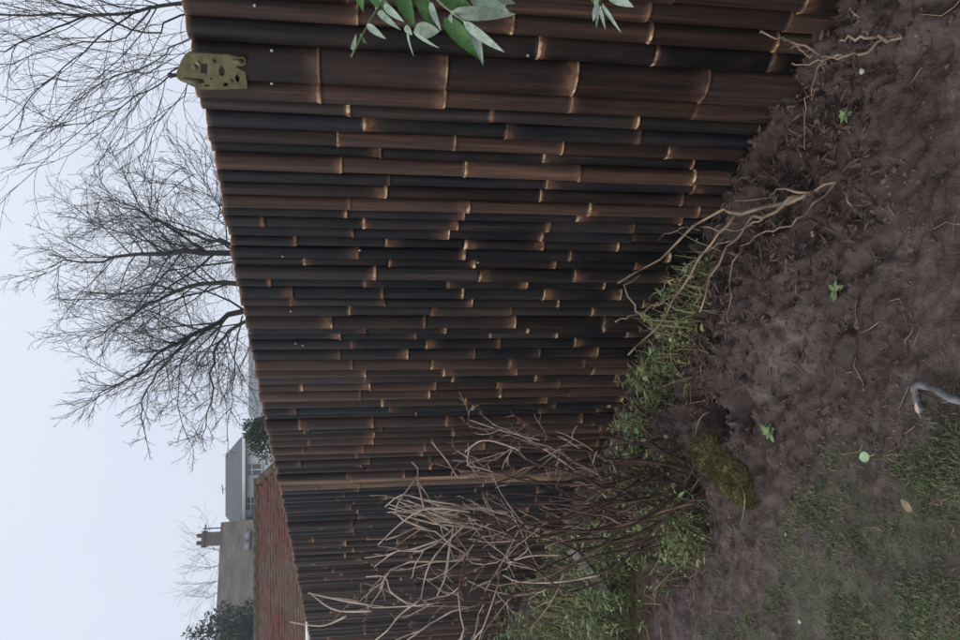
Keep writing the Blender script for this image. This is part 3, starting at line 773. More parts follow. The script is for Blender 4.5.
# misty roofline and scrub far off behind the tree
YG = 62.0
pl = at(246, 418, YG); pr = at(246, 300, YG)
gh = empty('grey_house', ((pl.x + pr.x) / 2, YG, 0)); tag(gh, 'faint grey house in the mist behind the foot of the bare tree', 'house')
m = MB(); m.box(((pl.x + pr.x) / 2, YG + 4, pl.z / 2 - .7), (pr.x - pl.x, 8, pl.z - 1.4)); m.build('wall', m_slate, gh, smooth=False)
m = MB(); z0 = pl.z - 1.4; z1 = pl.z + .4
E = [Vector((pl.x - .3, YG - .3, z0)), Vector((pr.x + .3, YG - .3, z0)), Vector((pr.x + .3, YG + 8.3, z0)), Vector((pl.x - .3, YG + 8.3, z0))]
r0, r1 = Vector((pl.x - .3, YG + 4, z1)), Vector((pr.x + .3, YG + 4, z1))
m.face([E[0], E[1], r1, r0]); m.face([E[1], E[2], r1]); m.face([E[2], E[3], r0, r1]); m.face([E[3], E[0], r0]); m.build('roof', m_slate, gh, smooth=False)
# little bare tree whose twigs top the brown roof
YT = 44.0
b3 = at(225, 575, YT); b3.z = 0; f3 = Vector((b3.x, b3.y, 5.5))
limbs3 = [([f3, at(222, y0, YT), at(214, y0 + dy, YT + .5), at(206, y0 + 2 * dy, YT)], .03, .010) for y0, dy in ((552, -3), (566, 1), (580, 2), (592, 3))]
make_tree('bare_tree', 'small bare tree whose twigs show over the brown tiled roof', tuple(b3), ([b3, b3 + Vector((0, 0, 3)), f3], .2, .12), limbs3, [(1.8, .5, .6, .1, .009, .3), (2.4, .5, .6, .1, .007, .2)], random.Random(8), (m_twig, m_twig))

# ---------------------------------------------------------------- big pruned shrub on the left
srg = random.Random(77)
sbp = gnd(705, 480); SB = Vector((sbp.x, sbp.y, sbp.z))
shrub = empty('pruned_shrub', tuple(SB)); tag(shrub, 'large leafless shrub of tangled pale twigs in front of the bamboo fence', 'shrub')
def sp(x, y, Y): return at(x, y, Y)
YB0 = SB.y
stems = [  # control points (x, y, depth), base radius, twig material index, twig density
    ([(640, 452, 2.85), (560, 440, 2.95), (500, 432, 3.05), (462, 420, 3.1)], .011, 1, 17),
    ([(645, 460, 2.78), (570, 452, 2.80), (505, 448, 2.9), (452, 462, 2.95)], .011, 1, 17),
    ([(640, 466, 2.9), (560, 468, 3.05), (500, 470, 3.2), (470, 452, 3.3)], .010, 1, 16),
    ([(650, 470, 2.7), (585, 480, 2.65), (520, 474, 2.62), (455, 480, 2.6)], .010, 1, 15),
    ([(640, 500, 2.85), (560, 505, 2.95), (480, 508, 3.0), (400, 500, 3.05)], .012, 0, 12),
    ([(640, 510, 2.9), (570, 520, 3.0), (500, 512, 3.1), (425, 518, 3.2)], .012, 0, 13),
    ([(630, 525, 2.8), (560, 530, 2.8), (490, 520, 2.85), (430, 530, 2.9), (395, 545, 2.95)], .012, 0, 11),
    ([(640, 530, 2.82), (590, 548, 2.86), (540, 552, 2.9), (470, 560, 3.0), (410, 565, 3.1), (380, 580, 3.15)], .014, 0, 9),
    ([(650, 520, 2.7), (600, 540, 2.72), (560, 545, 2.75), (500, 535, 2.8), (475, 596, 2.85), (458, 640, 2.9), (440, 680, 2.95)], .009, 0, 7),
    ([(640, 525, 2.75), (580, 545, 2.8), (520, 532, 2.85), (490, 580, 2.9), (470, 640, 2.95), (455, 670, 3.0)], .008, 0, 7),
    ([(640, 540, 2.9), (580, 565, 3.0), (500, 590, 3.1), (440, 615, 3.2), (395, 655, 3.3)], .010, 0, 8),
    ([(640, 550, 2.95), (590, 580, 3.05), (480, 610, 3.3), (400, 605, 3.5), (330, 600, 3.6)], .009, 0, 5),
    ([(630, 560, 2.8), (560, 590, 2.85), (500, 560, 2.9), (440, 545, 2.95), (385, 530, 3.0)], .008, 0, 8),
]
specS = [(12, .21, .6, .05, .0026, .35), (10, .42, .6, 0, .0018, .2)]
for ctrl, r0, mi, dens in stems:
    pts = [SB + Vector((srg.uniform(-.05, .05), srg.uniform(-.05, .05), -.04))] + [sp(*c_) for c_ in ctrl]
    path = spline(pts, 16)
    wob = [Vector((srg.gauss(0, 1), srg.gauss(0, 1), srg.gauss(0, 1))) * .030 for _ in range(7)]; wob = spline(wob, 16)
    path = [p + wob[i] * min(1, i / 4) + Vector((srg.gauss(0, 1), srg.gauss(0, 1), srg.gauss(0, 1))) * .006 if i > 0 else p for i, p in enumerate(path)]
    out = []
    r0 *= .78
    grow(path, r0, .0024, 0, [(dens * .6, .19, .62, .04, .0024, .40), (8, .48, .65, 0, .0016, .15)], srg, out)
    m = MB(); m.tube(path[:12], out[0][1][:12], 7)
    st = m.build('stem', m_stem, shrub)
    m = MB(); m.tube(path[11:], out[0][1][11:], 6, mi)
    for (pp, rad, lv) in out[1:]:
        # each twig wanders a little
        m.tube(pp, rad, 4, (mi if srg.random() < .6 else 0) if lv == 1 else 0, False)
    o = m.build('twigs', [m_tan, m_red], st); o['kind'] = 'stuff'
# pale dry tips that stand clear of the tangle, as seen against the fence
for pl_ in [[(460, 505), (425, 500), (402, 495), (385, 507)], [(470, 512), (430, 508), (405, 520), (378, 545)], [(440, 540), (410, 550), (395, 552), (374, 567)],
            [(480, 470), (460, 478), (448, 462), (432, 442)], [(430, 530), (395, 512), (418, 475), (412, 462)], [(424, 508), (420, 490), (417, 478)], [(470, 520), (432, 560), (421, 598)],
            [(450, 545), (446, 575), (437, 596)], [(410, 605), (391, 592), (385, 577), (366, 577)], [(370, 605), (340, 600), (308, 593)], [(372, 611), (335, 610), (309, 592)], [(347, 616), (322, 626), (290, 622)],
            [(420, 600), (400, 615), (388, 630), (376, 640)], [(600, 575), (560, 582), (520, 582), (503, 575)], [(560, 555), (530, 556), (508, 563)], [(540, 440), (500, 430), (470, 420)], [(520, 450), (485, 440), (465, 452)], [(575, 470), (530, 440), (492, 424)]]:
    Yt = srg.uniform(2.7, 3.2); cp = [at(x, y, Yt + k * .04) for k, (x, y) in enumerate(pl_)]
    pth = spline(cp, 9); tips = MB(); tips.tube(pth, [.0048 - .0022 * i / 9 for i in range(10)], 5); tips.build('dry_twig', m_tan, shrub)
# dark criss-cross tangle low down in the shrub
for grp in range(5):
    m = MB()
    for _ in range(9):
        x0, y0 = srg.uniform(590, 700), srg.uniform(445, 545); Yt = srg.uniform(2.65, 3.15)
        x1, y1 = x0 - srg.uniform(50, 160), y0 + srg.gauss(0, 28)
        cp = [at(x0, y0, Yt), at((x0 + x1) / 2 + srg.gauss(0, 8), (y0 + y1) / 2 + srg.gauss(0, 13), Yt + srg.gauss(0, .06)), at(x1, y1, Yt + srg.gauss(0, .12))]
        pth = [p + Vector((srg.gauss(0, .005), srg.gauss(0, .005), srg.gauss(0, .005))) for p in spline(cp, 9)]
        ra = srg.uniform(.0025, .0055); m.tube(pth, [ra * (1 - .055 * i) for i in range(10)], 5, 0 if srg.random() < .6 else 1)
    o = m.build('low_twigs', [m_stem, m_red], shrub); o['kind'] = 'stuff'
# bundle of snapped pale splinters
m = MB()
for k in range(16):
    a_ = at(srg.uniform(440, 500), srg.uniform(508, 530), 2.9); b_ = at(srg.uniform(385, 425), srg.uniform(498, 520), 2.95)
    m.tube([a_, a_.lerp(b_, .5) + Vector((srg.gauss(0, .01), 0, srg.gauss(0, .01))), b_], [.0045, .004, .002], 5)
o = m.build('splinters', m_tan, shrub); o['kind'] = 'stuff'
# mossy stool at the foot of the shrub
ms = gnd(728, 466); mrg = random.Random(3)
moss = MB()
for (x, y, rx, rz) in ((712, 452, .075, .055), (724, 466, .085, .06), (738, 484, .075, .045), (730, 474, .085, .055), (748, 494, .045, .025)):
    c_ = gnd(x, y); 
    k0 = len(moss.v); n1, n2 = 18, 10
    for i in range(n2 + 1):
        for j in range(n1):
            th_ = math.pi * .5 * i / n2; ph = 2 * math.pi * j / n1
            bumpy = 1 + .12 * math.sin(5 * ph + 3 * i) + mrg.uniform(-.06, .06)
            moss.v.append((c_.x + rx * bumpy * math.cos(th_) * math.cos(ph), c_.y + rx * .8 * bumpy * math.cos(th_) * math.sin(ph), c_.z - .02 + rz * 1.3 * bumpy * math.sin(th_)))
    for i in range(n2):
        for j in range(n1):
            j2 = (j + 1) % n1; moss.f.append((k0 + i * n1 + j, k0 + i * n1 + j2, k0 + (i + 1) * n1 + j2, k0 + (i + 1) * n1 + j)); moss.m.append(0)
nf0 = len(moss.f); vv = list(moss.v)
for _ in range(9000):
    p = Vector(vv[mrg.randrange(len(vv))]) + Vector((mrg.gauss(0, .008), mrg.gauss(0, .008), mrg.gauss(0, .005)))
    d = Vector((mrg.gauss(0, .6), mrg.gauss(0, .6), 1)).normalized(); L = mrg.uniform(.008, .026)
    w = d.orthogonal().normalized() * .0016
    moss.face([p - w, p + w, p + d * L])
mo = empty('mossy_stump', tuple(ms)); tag(mo, 'yellow green mossy stump at the foot of the tangled shrub', 'stump'); moss.build('moss_cushion', m_moss, mo)

# ---------------------------------------------------------------- cut back woody plants with bare stems
def woody(name, label, base, strands, mat, seed):
    rg = random.Random(seed)
    root = empty(name, tuple(base)); tag(root, label, 'plant')
    for (pl_, r0, r1) in strands:
        pth = spline([Vector(p) for p in pl_], 12)
        pth = [p + Vector((rg.gauss(0, .005), rg.gauss(0, .005), rg.gauss(0, .005))) if 0 < i < 12 else p for i, p in enumerate(pth)]
        m = MB(); m.tube(pth, [.62 * (r0 + (r1 - r0) * i / 12) * rg.uniform(.74, 1.26) for i in range(13)], 8); m.build('branch', mat, root)
    return root
def W(pts, Y0, Y1):
    n = len(pts); return [at(x, y, Y0 + (Y1 - Y0) * i / (n - 1)) for i, (x, y) in enumerate(pts)]
b_ = gnd(836, 174); yb = b_.y; b_.z -= .03
woody('cut_back_shrub', 'cut back woody plant leaning over the weeds, pale branched stems sweeping along the fence', b_, [
    ([b_] + W([(790, 203), (740, 213), (722, 212), (690, 228), (660, 258), (618, 283)], yb + .12, yb + .42), .011, .005),
    ([at(640, 275, yb + .40), at(627, 285, yb + .40), at(632, 305, yb + .38), at(645, 318, yb + .36), at(655, 322, yb + .36)], .005, .003),
    (W([(735, 215), (710, 245), (690, 275), (665, 320), (628, 355)], yb + .2, yb + .40), .008, .004),
    (W([(800, 195), (770, 213), (745, 222), (735, 240), (715, 275), (700, 312)], yb + .08, yb + .2), .009, .004),
    (W([(744, 248), (733, 262), (731, 295), (728, 322)], yb + .16, yb + .14), .004, .0025),
    (W([(718, 262), (700, 290), (690, 312)], yb + .28, yb + .25), .006, .004),
    ([b_, gnd(822, 192) + Vector((0, 0, .02)), gnd(800, 190) + Vector((0, 0, .05)), at(770, 196, yb + .16), at(735, 200, yb + .24)], .007, .003),
    ([b_, gnd(846, 190) + Vector((0, 0, .01)), gnd(860, 215) + Vector((0, 0, .0)), gnd(870, 236) - Vector((0, 0, .01))], .005, .0025),
    (W([(765, 214), (748, 226), (720, 232), (700, 226)], yb + .12, yb + .3), .005, .0025),
    (W([(700, 230), (684, 226), (660, 240)], yb + .28, yb + .4), .004, .002),
    (W([(690, 275), (668, 282), (650, 300)], yb + .3, yb + .36), .004, .002),
    (W([(734, 243), (718, 244), (694, 262), (676, 288)], yb + .15, yb + .25), .004, .002),
    (W([(672, 297), (640, 312), (615, 322)], yb + .4, yb + .44), .006, .004),
    (W([(655, 322), (650, 330), (637, 327)], yb + .4, yb + .38), .003, .002),
    ([b_] + W([(815, 205), (790, 225), (765, 232), (740, 246)], yb + .06, yb + .2), .007, .004),
], m_root, 4)
b_ = gnd(905, 40); yb = b_.y
woody('uprooted_twig', 'dead twiggy plant with pale forked branches against the nearest fence poles', b_, [
    ([b_] + W([(880, 38), (855, 37), (840, 40)], yb + .03, yb + .1), .007, .005),
    (W([(850, 55), (824, 56), (790, 40), (760, 33)], yb + .12, yb + .28), .006, .004),
    (W([(812, 55), (795, 48), (780, 38)], yb + .15, yb + .24), .0045, .003),
    (W([(858, 53), (838, 58), (815, 60), (792, 63)], yb + .10, yb + .2), .0045, .003),
    (W([(868, 35), (860, 20), (850, 8)], yb + .08, yb + .14), .004, .0025),
    ([b_] + W([(890, 34), (865, 52), (855, 54)], yb + .02, yb + .1), .006, .005),
    (W([(914, 38), (940, 22), (960, 8)], yb - .02, yb - .14), .006, .004),
    (W([(822, 58), (812, 85), (806, 115), (806, 150)], yb + .14, yb + .3), .0028, .0015),
    (W([(826, 60), (818, 80), (812, 100)], yb + .14, yb + .22), .0026, .0012),
], m_root, 6)

# ---------------------------------------------------------------- weeds and grass (uncountable)
grg = random.Random(19)
def blade(mb, p, d, L, w, mi, droop=.5):
    side = d.cross(Vector((0, 0, 1)))
    if side.length < 1e-3: side = Vector((1, 0, 0))
    side = side.normalized() * w
    q1 = p + d * L * .5; d2 = (d + Vector((0, 0, -droop))).normalized(); q2 = q1 + d2 * L * .5
    k = len(mb.v)
    mb.v += [tuple(p - side), tuple(p + side), tuple(q1 + side * .8), tuple(q1 - side * .8), tuple(q2)]
    mb.f += [(k, k + 1, k + 2, k + 3), (k + 3, k + 2, k + 4)]; mb.m += [mi, mi]
wd = MB()
patches = [  # target x, y of the foot, spread m, blades, leaves, height
    (715, 285, .14, 170, 120, .20), (705, 315, .16, 190, 150, .20), (690, 270, .10, 110, 50, .20), (700, 345, .12, 120, 130, .16), (680, 385, .12, 130, 150, .18), (672, 415, .10, 120, 110, .17),
    (655, 440, .12, 120, 60, .14), (730, 330, .08, 60, 60, .10), (690, 365, .13, 120, 120, .16), (660, 470, .14, 90, 90, .2), (670, 520, .15, 130, 150, .22), (660, 500, .14, 90, 120, .24), (680, 545, .12, 110, 140, .20),
    (640, 545, .12, 120, 140, .25), (632, 575, .14, 260, 120, .30), (628, 600, .14, 280, 90, .30), (622, 625, .15, 260, 80, .28), (600, 640, .2, 260, 60, .3), (590, 610, .2, 160, 60, .26), (690, 560, .06, 50, 50, .1), (640, 520, .2, 140, 100, .22),
    (740, 300, .05, 20, 24, .06), (710, 255, .06, 50, 16, .14),
    (575, 632, .2, 260, 90, .26), (560, 640, .2, 200, 60, .26), (585, 600, .2, 200, 90, .26), (605, 565, .2, 160, 100, .25), (700, 505, .08, 60, 110, .24), (705, 530, .08, 60, 100, .2), (690, 455, .08, 50, 80, .2), (560, 600, .2, 160, 60, .22), (590, 655, .2, 160, 60, .26), (565, 600, .35, 300, 160, .22), (556, 618, .4, 380, 160, .24), (552, 636, .45, 420, 160, .24), (575, 575, .3, 200, 120, .2), (545, 660, .5, 300, 100, .24)]
for (x, y, spd, nb, nl, hgt) in patches:
    c_ = gnd(x, y)
    for _ in range(int(nb * .5)):
        px, py = c_.x + grg.gauss(0, spd * .6), c_.y + grg.gauss(0, spd * .6)
        if (px - P0.x) * FN.x + (py - P0.y) * FN.y < .05: continue
        p = Vector((px, py, Hs(px, py) - .005))
        d = Vector((grg.gauss(0, .55), grg.gauss(0, .55), 1)).normalized()
        blade(wd, p, d, hgt * grg.uniform(.45, 1.35), grg.uniform(.0015, .0034), 1 if grg.random() < .55 else (2 if grg.random() < .45 else 3), grg.uniform(.2, 1.5))
    for _ in range(int(nl * .7)):
        px, py = c_.x + grg.gauss(0, spd * .55), c_.y + grg.gauss(0, spd * .55)
        if (px - P0.x) * FN.x + (py - P0.y) * FN.y < .05: continue
        h0 = Hs(px, py); p = Vector((px, py, h0 + hgt * .8 * grg.random() ** 1.4))
        a_ = grg.uniform(0, 6.28); d = Vector((math.cos(a_), math.sin(a_), grg.uniform(-.2, .7))).normalized()
        L = grg.uniform(.010, .020) if grg.random() < .7 else grg.uniform(.02, .042); wd.leaf(p, d, Vector((grg.gauss(0, .5), grg.gauss(0, .5), 1)), L, L * grg.uniform(.35, .7), grg.choice([0, 0, 4, 1]), None, .2, .15, 3)
        if grg.random() < .25: wd.tube([Vector((px, py, h0)), p], [.0016, .001], 3, 1, False)
def herb(px, py, h, lean=.25):
    z0 = Hs(px, py); d = Vector((grg.gauss(0, lean), grg.gauss(0, lean), 1)).normalized()
    b1 = Vector((px, py, z0 - .01)); mid = b1 + d * h * .5; tip = mid + (d + Vector((grg.gauss(0, .25), grg.gauss(0, .25), -.05))).normalized() * h * .5
    st = spline([b1, mid, tip], 5); wd.tube(st, [.0022, .002, .0018, .0015, .0012, .001], 4, 1, False)
    n = int(h * 75)
    for k in range(n):
        t = grg.uniform(.2, 1); q = t * 5; i = min(int(q), 4); p = st[i].lerp(st[i + 1], q - i)
        a_ = grg.uniform(0, 6.28); dd = Vector((math.cos(a_), math.sin(a_), grg.uniform(-.1, .9))).normalized()
        L = grg.uniform(.022, .055); wd.leaf(p, dd, Vector((grg.gauss(0, .4), grg.gauss(0, .4), 1)), L, L * grg.uniform(.14, .34), grg.choice([0, 0, 0, 1, 4]), None, .3, .2, 3)
for (x, y, spd, n, h) in [(636, 575, .09, 16, .28), (630, 595, .10, 22, .30), (628, 615, .10, 22, .30), (624, 635, .12, 20, .30), (668, 385, .10, 14, .17), (690, 330, .11, 14, .16), (660, 420, .09, 12, .17), (690, 290, .08, 8, .15), (690, 520, .1, 12, .22), (700, 550, .07, 8, .16), (655, 540, .1, 12, .26)]:
    c_ = gnd(x, y)
    for _ in range(n): herb(c_.x + grg.gauss(0, spd), c_.y + grg.gauss(0, spd), h * grg.uniform(.5, 1.25))
for _ in range(150):      # dead stalks
    x, y = grg.choice([(690, 300), (680, 350), (665, 410), (690, 500), (680, 540), (640, 580), (630, 610), (710, 320)]); c_ = gnd(x, y)
    px, py = c_.x + grg.gauss(0, .13), c_.y + grg.gauss(0, .1)
    if (px - P0.x) * FN.x + (py - P0.y) * FN.y < .08: continue
    p = Vector((px, py, Hs(px, py))); d = Vector((grg.gauss(0, .8), grg.gauss(0, .6), .8)).normalized(); L = grg.uniform(.08, .26)
    wd.tube(spline([p, p + d * L * .5, p + d * L + Vector((grg.gauss(0, .04), grg.gauss(0, .03), -L * .25))], 5), [.002, .002, .0018, .0015, .0012, .0009], 4, 2 if grg.random() < .6 else 3, False)
for _ in range(85):
    p = fpt(grg.uniform(3.3, 7.0), 0, grg.uniform(.10, .55)); herb(p.x, p.y, grg.uniform(.15, .40))
o = wd.build('weeds', [m_leafA, m_leafB, m_leafY, m_mulch, m_leafC], None); tag(o, 'green weeds and grass growing along the foot of the fence', 'weeds', kind='stuff')

# lawn blades, short and trodden
lw = MB(); N = 300000
px = nrg.uniform(-2.3, .2, N); py = nrg.uniform(1.2, 3.1, N)
mk = lawn_mask(px, py) * (0.35 + 0.9 * fbm(px, py, 9, 3, 71)); mk = mk * (0.10 + 1.1 * sstep(.40, .60, fbm(px, py, 5, 4, 121))); keep = (nrg.random(N) < mk * .85) & (px > -2.3)
px, py = px[keep], py[keep]; pz = H(px, py)
K = len(px); az = nrg.uniform(0, 2 * np.pi, K); el = nrg.uniform(.25, 1.2, K); L = nrg.uniform(.007, .024, K) * (.6 + .8 * fbm(px, py, 5, 2, 81)); w = nrg.uniform(.0008, .0017, K)
dx, dy, dz = np.cos(az) * np.cos(el), np.sin(az) * np.cos(el), np.sin(el)
sx, sy = -np.sin(az) * w, np.cos(az) * w
p0 = np.stack([px - sx, py - sy, pz - .003], -1); p1 = np.stack([px + sx, py + sy, pz - .003], -1)
q0 = np.stack([px + dx * L * .55 + sx * .8, py + dy * L * .55 + sy * .8, pz + dz * L * .55], -1); q1 = np.stack([px + dx * L * .55 - sx * .8, py + dy * L * .55 - sy * .8, pz + dz * L * .55], -1)
tt = np.stack([px + dx * L * 1.1, py + dy * L * 1.1, pz + dz * L * .75], -1)
V = np.stack([p0, p1, q0, q1, tt], 1).reshape(-1, 3); base_ = np.arange(K) * 5
lw.v = V.tolist(); F1 = np.stack([base_, base_ + 1, base_ + 2, base_ + 3], -1).tolist(); F2 = np.stack([base_ + 3, base_ + 2, base_ + 4], -1).tolist()
mi_ = (nrg.random(K) < .32).astype(int).tolist()
lw.f = F1 + F2; lw.m = mi_ + mi_
o = lw.build('lawn_grass', [m_lawn, m_lawnY], None); tag(o, 'short trodden lawn grass growing through the mud', 'grass', kind='stuff')

# soil crumbs and litter
ico_v = []; t_ = (1 + 5 ** .5) / 2
for a_, b_ in ((-1, t_), (1, t_), (-1, -t_), (1, -t_)): ico_v += [(a_, b_, 0), (0, a_, b_), (b_, 0, a_)]
ico_v = np.array(ico_v) / math.sqrt(1 + t_ * t_)
import bmesh
bm = bmesh.new()
for v in ico_v: bm.verts.new(v)
bmesh.ops.convex_hull(bm, input=bm.verts); bm.verts.ensure_lookup_table(); bm.verts.index_update()
ICV = np.array([v.co[:] for v in bm.verts]); ICF = np.array([[v.index for v in f.verts] for f in bm.faces]); bm.free()
def scatter_lumps(name, label, n, sampler, smin, smax, mat, power=2.5, flat=.7):
    P = sampler(n); n = len(P)
    S = smin + (smax - smin) * nrg.random(n) ** power
    Vn = ICV[None] * (1 + nrg.uniform(-.6, .6, (n, len(ICV), 1))); Vn = Vn * (S[:, None, None]) * np.stack([nrg.uniform(.7, 1.4, n), nrg.uniform(.7, 1.4, n), np.full(n, flat)], -1)[:, None, :]
    a_ = nrg.uniform(0, 6.28, n); c_, s_ = np.cos(a_)[:, None], np.sin(a_)[:, None]
    X = Vn[..., 0] * c_ - Vn[..., 1] * s_; Y = Vn[..., 0] * s_ + Vn[..., 1] * c_
    Z = Vn[..., 2] + H(P[:, 0], P[:, 1])[:, None] + S[:, None] * .05
    V = np.stack([X + P[:, :1], Y + P[:, 1:2], Z], -1).reshape(-1, 3)
    F = (ICF[None] + (np.arange(n) * len(ICV))[:, None, None]).reshape(-1, 3)
    m = MB(); m.v = V.tolist(); m.f = F.tolist(); m.m = [0] * len(m.f)
    o = m.build(name, mat, None, smooth=False); tag(o, label, 'soil', kind='stuff'); return o
def soil_sampler(n):
    x = nrg.uniform(-2.2, 1.15, n); y = nrg.uniform(1.2, 4.4, n)
    sd = (x - P0.x) * FN.x + (y - P0.y) * FN.y
    d = sstep(1.3, .2, sd) * .9 + .18; d = d * (1 - .85 * lawn_mask(x, y)) * (0.25 + 1.3 * sstep(.4, .65, fbm(x, y, 4, 3, 91)))
    k = (nrg.random(n) < d) & (sd > .03); return np.stack([x[k], y[k]], -1)
scatter_lumps('soil_crumbs', 'loose crumbs of dark soil across the bed', 42000, soil_sampler, .0012, .009, m_crumb, 3.0, .6)
# shreds of dead leaf and bark on the heap
lt = MB(); lrg = random.Random(51)
n_done = 0
while n_done < 6500:
    x = lrg.uniform(-1.3, .95); y = lrg.uniform(1.75, 3.6)
    sd = (x - P0.x) * FN.x + (y - P0.y) * FN.y
    if not (.03 < sd < 1.0) or lrg.random() > math.exp(-((sd - .35) / .28) ** 2): continue
    n_done += 1
    a_ = lrg.uniform(0, 6.28); d = Vector((math.cos(a_), math.sin(a_), lrg.uniform(-.25, .55))).normalized()
    L = lrg.uniform(.012, .045); lt.leaf(Vector((x, y, Hs(x, y) + lrg.uniform(.001, .012))), d, Vector((lrg.gauss(0, .6), lrg.gauss(0, .6), 1)), L, L * lrg.uniform(.08, .28), 0, None, lrg.uniform(-.5, .6), .5, 3)
o = lt.build('leaf_litter', m_mulch, None); tag(o, 'dark dead leaves and bark shreds on the soil heap', 'litter', kind='stuff')
# fine twigs and root threads strewn over the soil
tr = MB()
for _ in range(170):
    x = lrg.uniform(-1.6, 1.0); y = lrg.uniform(1.4, 3.4)
    sd = (x - P0.x) * FN.x + (y - P0.y) * FN.y
    if sd < .05: continue
    a_ = lrg.uniform(0, 6.28); L = lrg.uniform(.03, .14); pts = []
    for k in range(5):
        qx, qy = x + math.cos(a_) * L * k / 4, y + math.sin(a_) * L * k / 4; a_ += lrg.gauss(0, .3)
        pts.append(Vector((qx, qy, Hs(qx, qy) + .004 + lrg.uniform(0, .006))))
    tr.tube(pts, [.0016, .0016, .0014, .0012, .0008], 4)
o = tr.build('root_threads', m_root, None); tag(o, 'thin dry roots and broken twigs strewn over the soil', 'twigs', kind='stuff')

# ---------------------------------------------------------------- single small things
def seedling(label, x, y, n, L, seed, mat):
    rg = random.Random(seed); c_ = gnd(x, y); root = empty('seedling', tuple(c_)); tag(root, label, 'plant', 'seedlings on the bare soil')
    m = MB()
    m.tube([c_ - Vector((0, 0, .01)), c_ + Vector((.003, 0, .025))], [.002, .0015], 5); m.build('stem', m_leafA, root)
    for k in range(n):
        a_ = 2.4 * k + rg.uniform(-.4, .4); m = MB()
        d = Vector((math.cos(a_), math.sin(a_), rg.uniform(.1, .9))).normalized(); ll = L * rg.uniform(.6, 1.2)
        m.leaf(c_ + Vector((0, 0, .012 + .012 * rg.random())), d, Vector((0, 0, 1)), ll, ll * rg.uniform(.4, .65), 0, None, .3, .15, 4); m.build('leaf', mat, root)
seedling('bright green seedling alone on the bare soil in front of the heap', 845, 290, 13, .030, 1, m_leafA)
seedling('small green sprig on the soil below the nearest fence poles', 863, 116, 12, .024, 2, m_leafA)
seedling('weedy sprig beside the dark hollow near the mossy stump', 772, 432, 16, .034, 3, m_leafA)
def flat_leaf(label, x, y, L, Wd, ang, mat, name='fallen_leaf'):
    c_ = gnd(x, y); m = MB(); d = Vector((math.cos(ang), math.sin(ang), .08))
    c_.z += .014
    m.leaf(c_ + Vector((0, 0, .012)) - d * L / 2, d, Vector((0, -.15, 1)), L, Wd, 0, 0, .1, .12, 8, .5)
    m.tube([c_ + Vector((0, 0, .012)) - d * L * .5, c_ + Vector((0, 0, .010)) - d * L * .85], [.0012, .0009], 4)
    o = m.build(name, mat, None); tag(o, label, 'leaf')
flat_leaf('pale green fallen leaf lying on the bare mud by the lawn edge', 868, 457, .046, .029, 1.9, simple('pale_green_leaf', (0.22, 0.36, 0.17), (0.36, 0.50, 0.28), 40, .6, 0))
flat_leaf('tan fallen leaf lying on the trodden lawn', 918, 505, .046, .022, 1.1, simple('tan_leaf', (0.20, 0.13, 0.075), (0.32, 0.22, 0.14), 40, .7, 0))
flat_leaf('buff fallen leaf beside the curled end of the grey hook', 925, 408, .030, .012, .4, m_tan)
def stone(label, x, y, r_, seed):
    rg = random.Random(seed); c_ = gnd(x, y); m = MB()
    m.v = [tuple(c_ + Vector((v[0] * r_ * rg.uniform(.6, 1.4), v[1] * r_ * rg.uniform(.6, 1.4), v[2] * r_ * .7 * rg.uniform(.6, 1.3) + r_ * .4))) for v in ICV]; m.f = ICF.tolist(); m.m = [0] * len(m.f)
    o = m.build('white_stone', m_pale, None, smooth=False); tag(o, label, 'stone', 'white chips in the soil')
stone('largest white chip, on bare soil below the nearest fence poles', 868, 72, .010, 1)
stone('white chip on the soil beside the cut back woody plant', 818, 234, .0085, 2)
stone('round white pebble at the foot of the fence poles', 745, 183, .010, 3)
stone('pale chip deep in the dark hollow by the weeds', 757, 393, .009, 4)
stone('tiny white speck of stone on the mud near the mossy stump', 785, 534, .006, 5)
stone('small white chip in the rough patch below the mossy stump', 797, 622, .008, 6)
# grey hook, bottom edge of the frame
hk = [(985, 404), (972, 402), (960, 398), (951, 393), (942, 389), (929, 385.5), (920, 385), (915, 389), (914, 396), (915.5, 404), (920, 409)]
c0 = gnd(985, 404)
m = MB(); ph = []
for i, (x, y) in enumerate(hk):
    p = gnd(x, y); p.z += .016 + .012 * math.sin(i * .5); ph.append(p)
ph = spline(ph, 30)
ho = empty('grey_hook', tuple(c0)); tag(ho, 'grey curved pipe hook lying on the mud at the lawn edge', 'hook')
m.tube(ph, [.0098 + .0006 * math.sin(i * 1.3) for i in range(len(ph))], 12); m.build('pipe', m_grey, ho)
m = MB(); m.tube([ph[-1], ph[-1] + (ph[-1] - ph[-2]).normalized() * .006], [.0104, .0102], 12); m.build('end_cap', m_grey, ho)
# mossy timber edging, left
e0 = gnd(652, 548); e1 = gnd(650, 640); ed = (e1 - e0); ed.z = 0; edn = ed.normalized(); L_ = ed.length + 1.1
cE = e0 + edn * (L_ / 2); cE.z = Hs(cE.x, cE.y) + .035
eo = empty('edging_board', tuple(cE)); tag(eo, 'damp timber edging board with moss along its top, left of the shrub', 'board')
rotE = Matrix.Rotation(math.atan2(edn.y, edn.x), 3, 'Z')
m = MB(); m.box(cE, (L_, .05, .11), rotE); m.build('plank', m_board, eo, smooth=False)
m = MB()
for _ in range(7000):
    t = lrg.uniform(-.5, .5) * L_; q = lrg.uniform(-.026, .026)
    p = cE + rotE @ Vector((t, q, .056 - (lrg.random() ** 2) * .05 * (abs(q) > .022)))
    d = Vector((lrg.gauss(0, .6), lrg.gauss(0, .6) - .4, 1)).normalized(); w_ = d.orthogonal().normalized() * .003; m.face([p - w_, p + w_, p + d * lrg.uniform(.008, .022)])
m.build('moss', m_moss, eo)
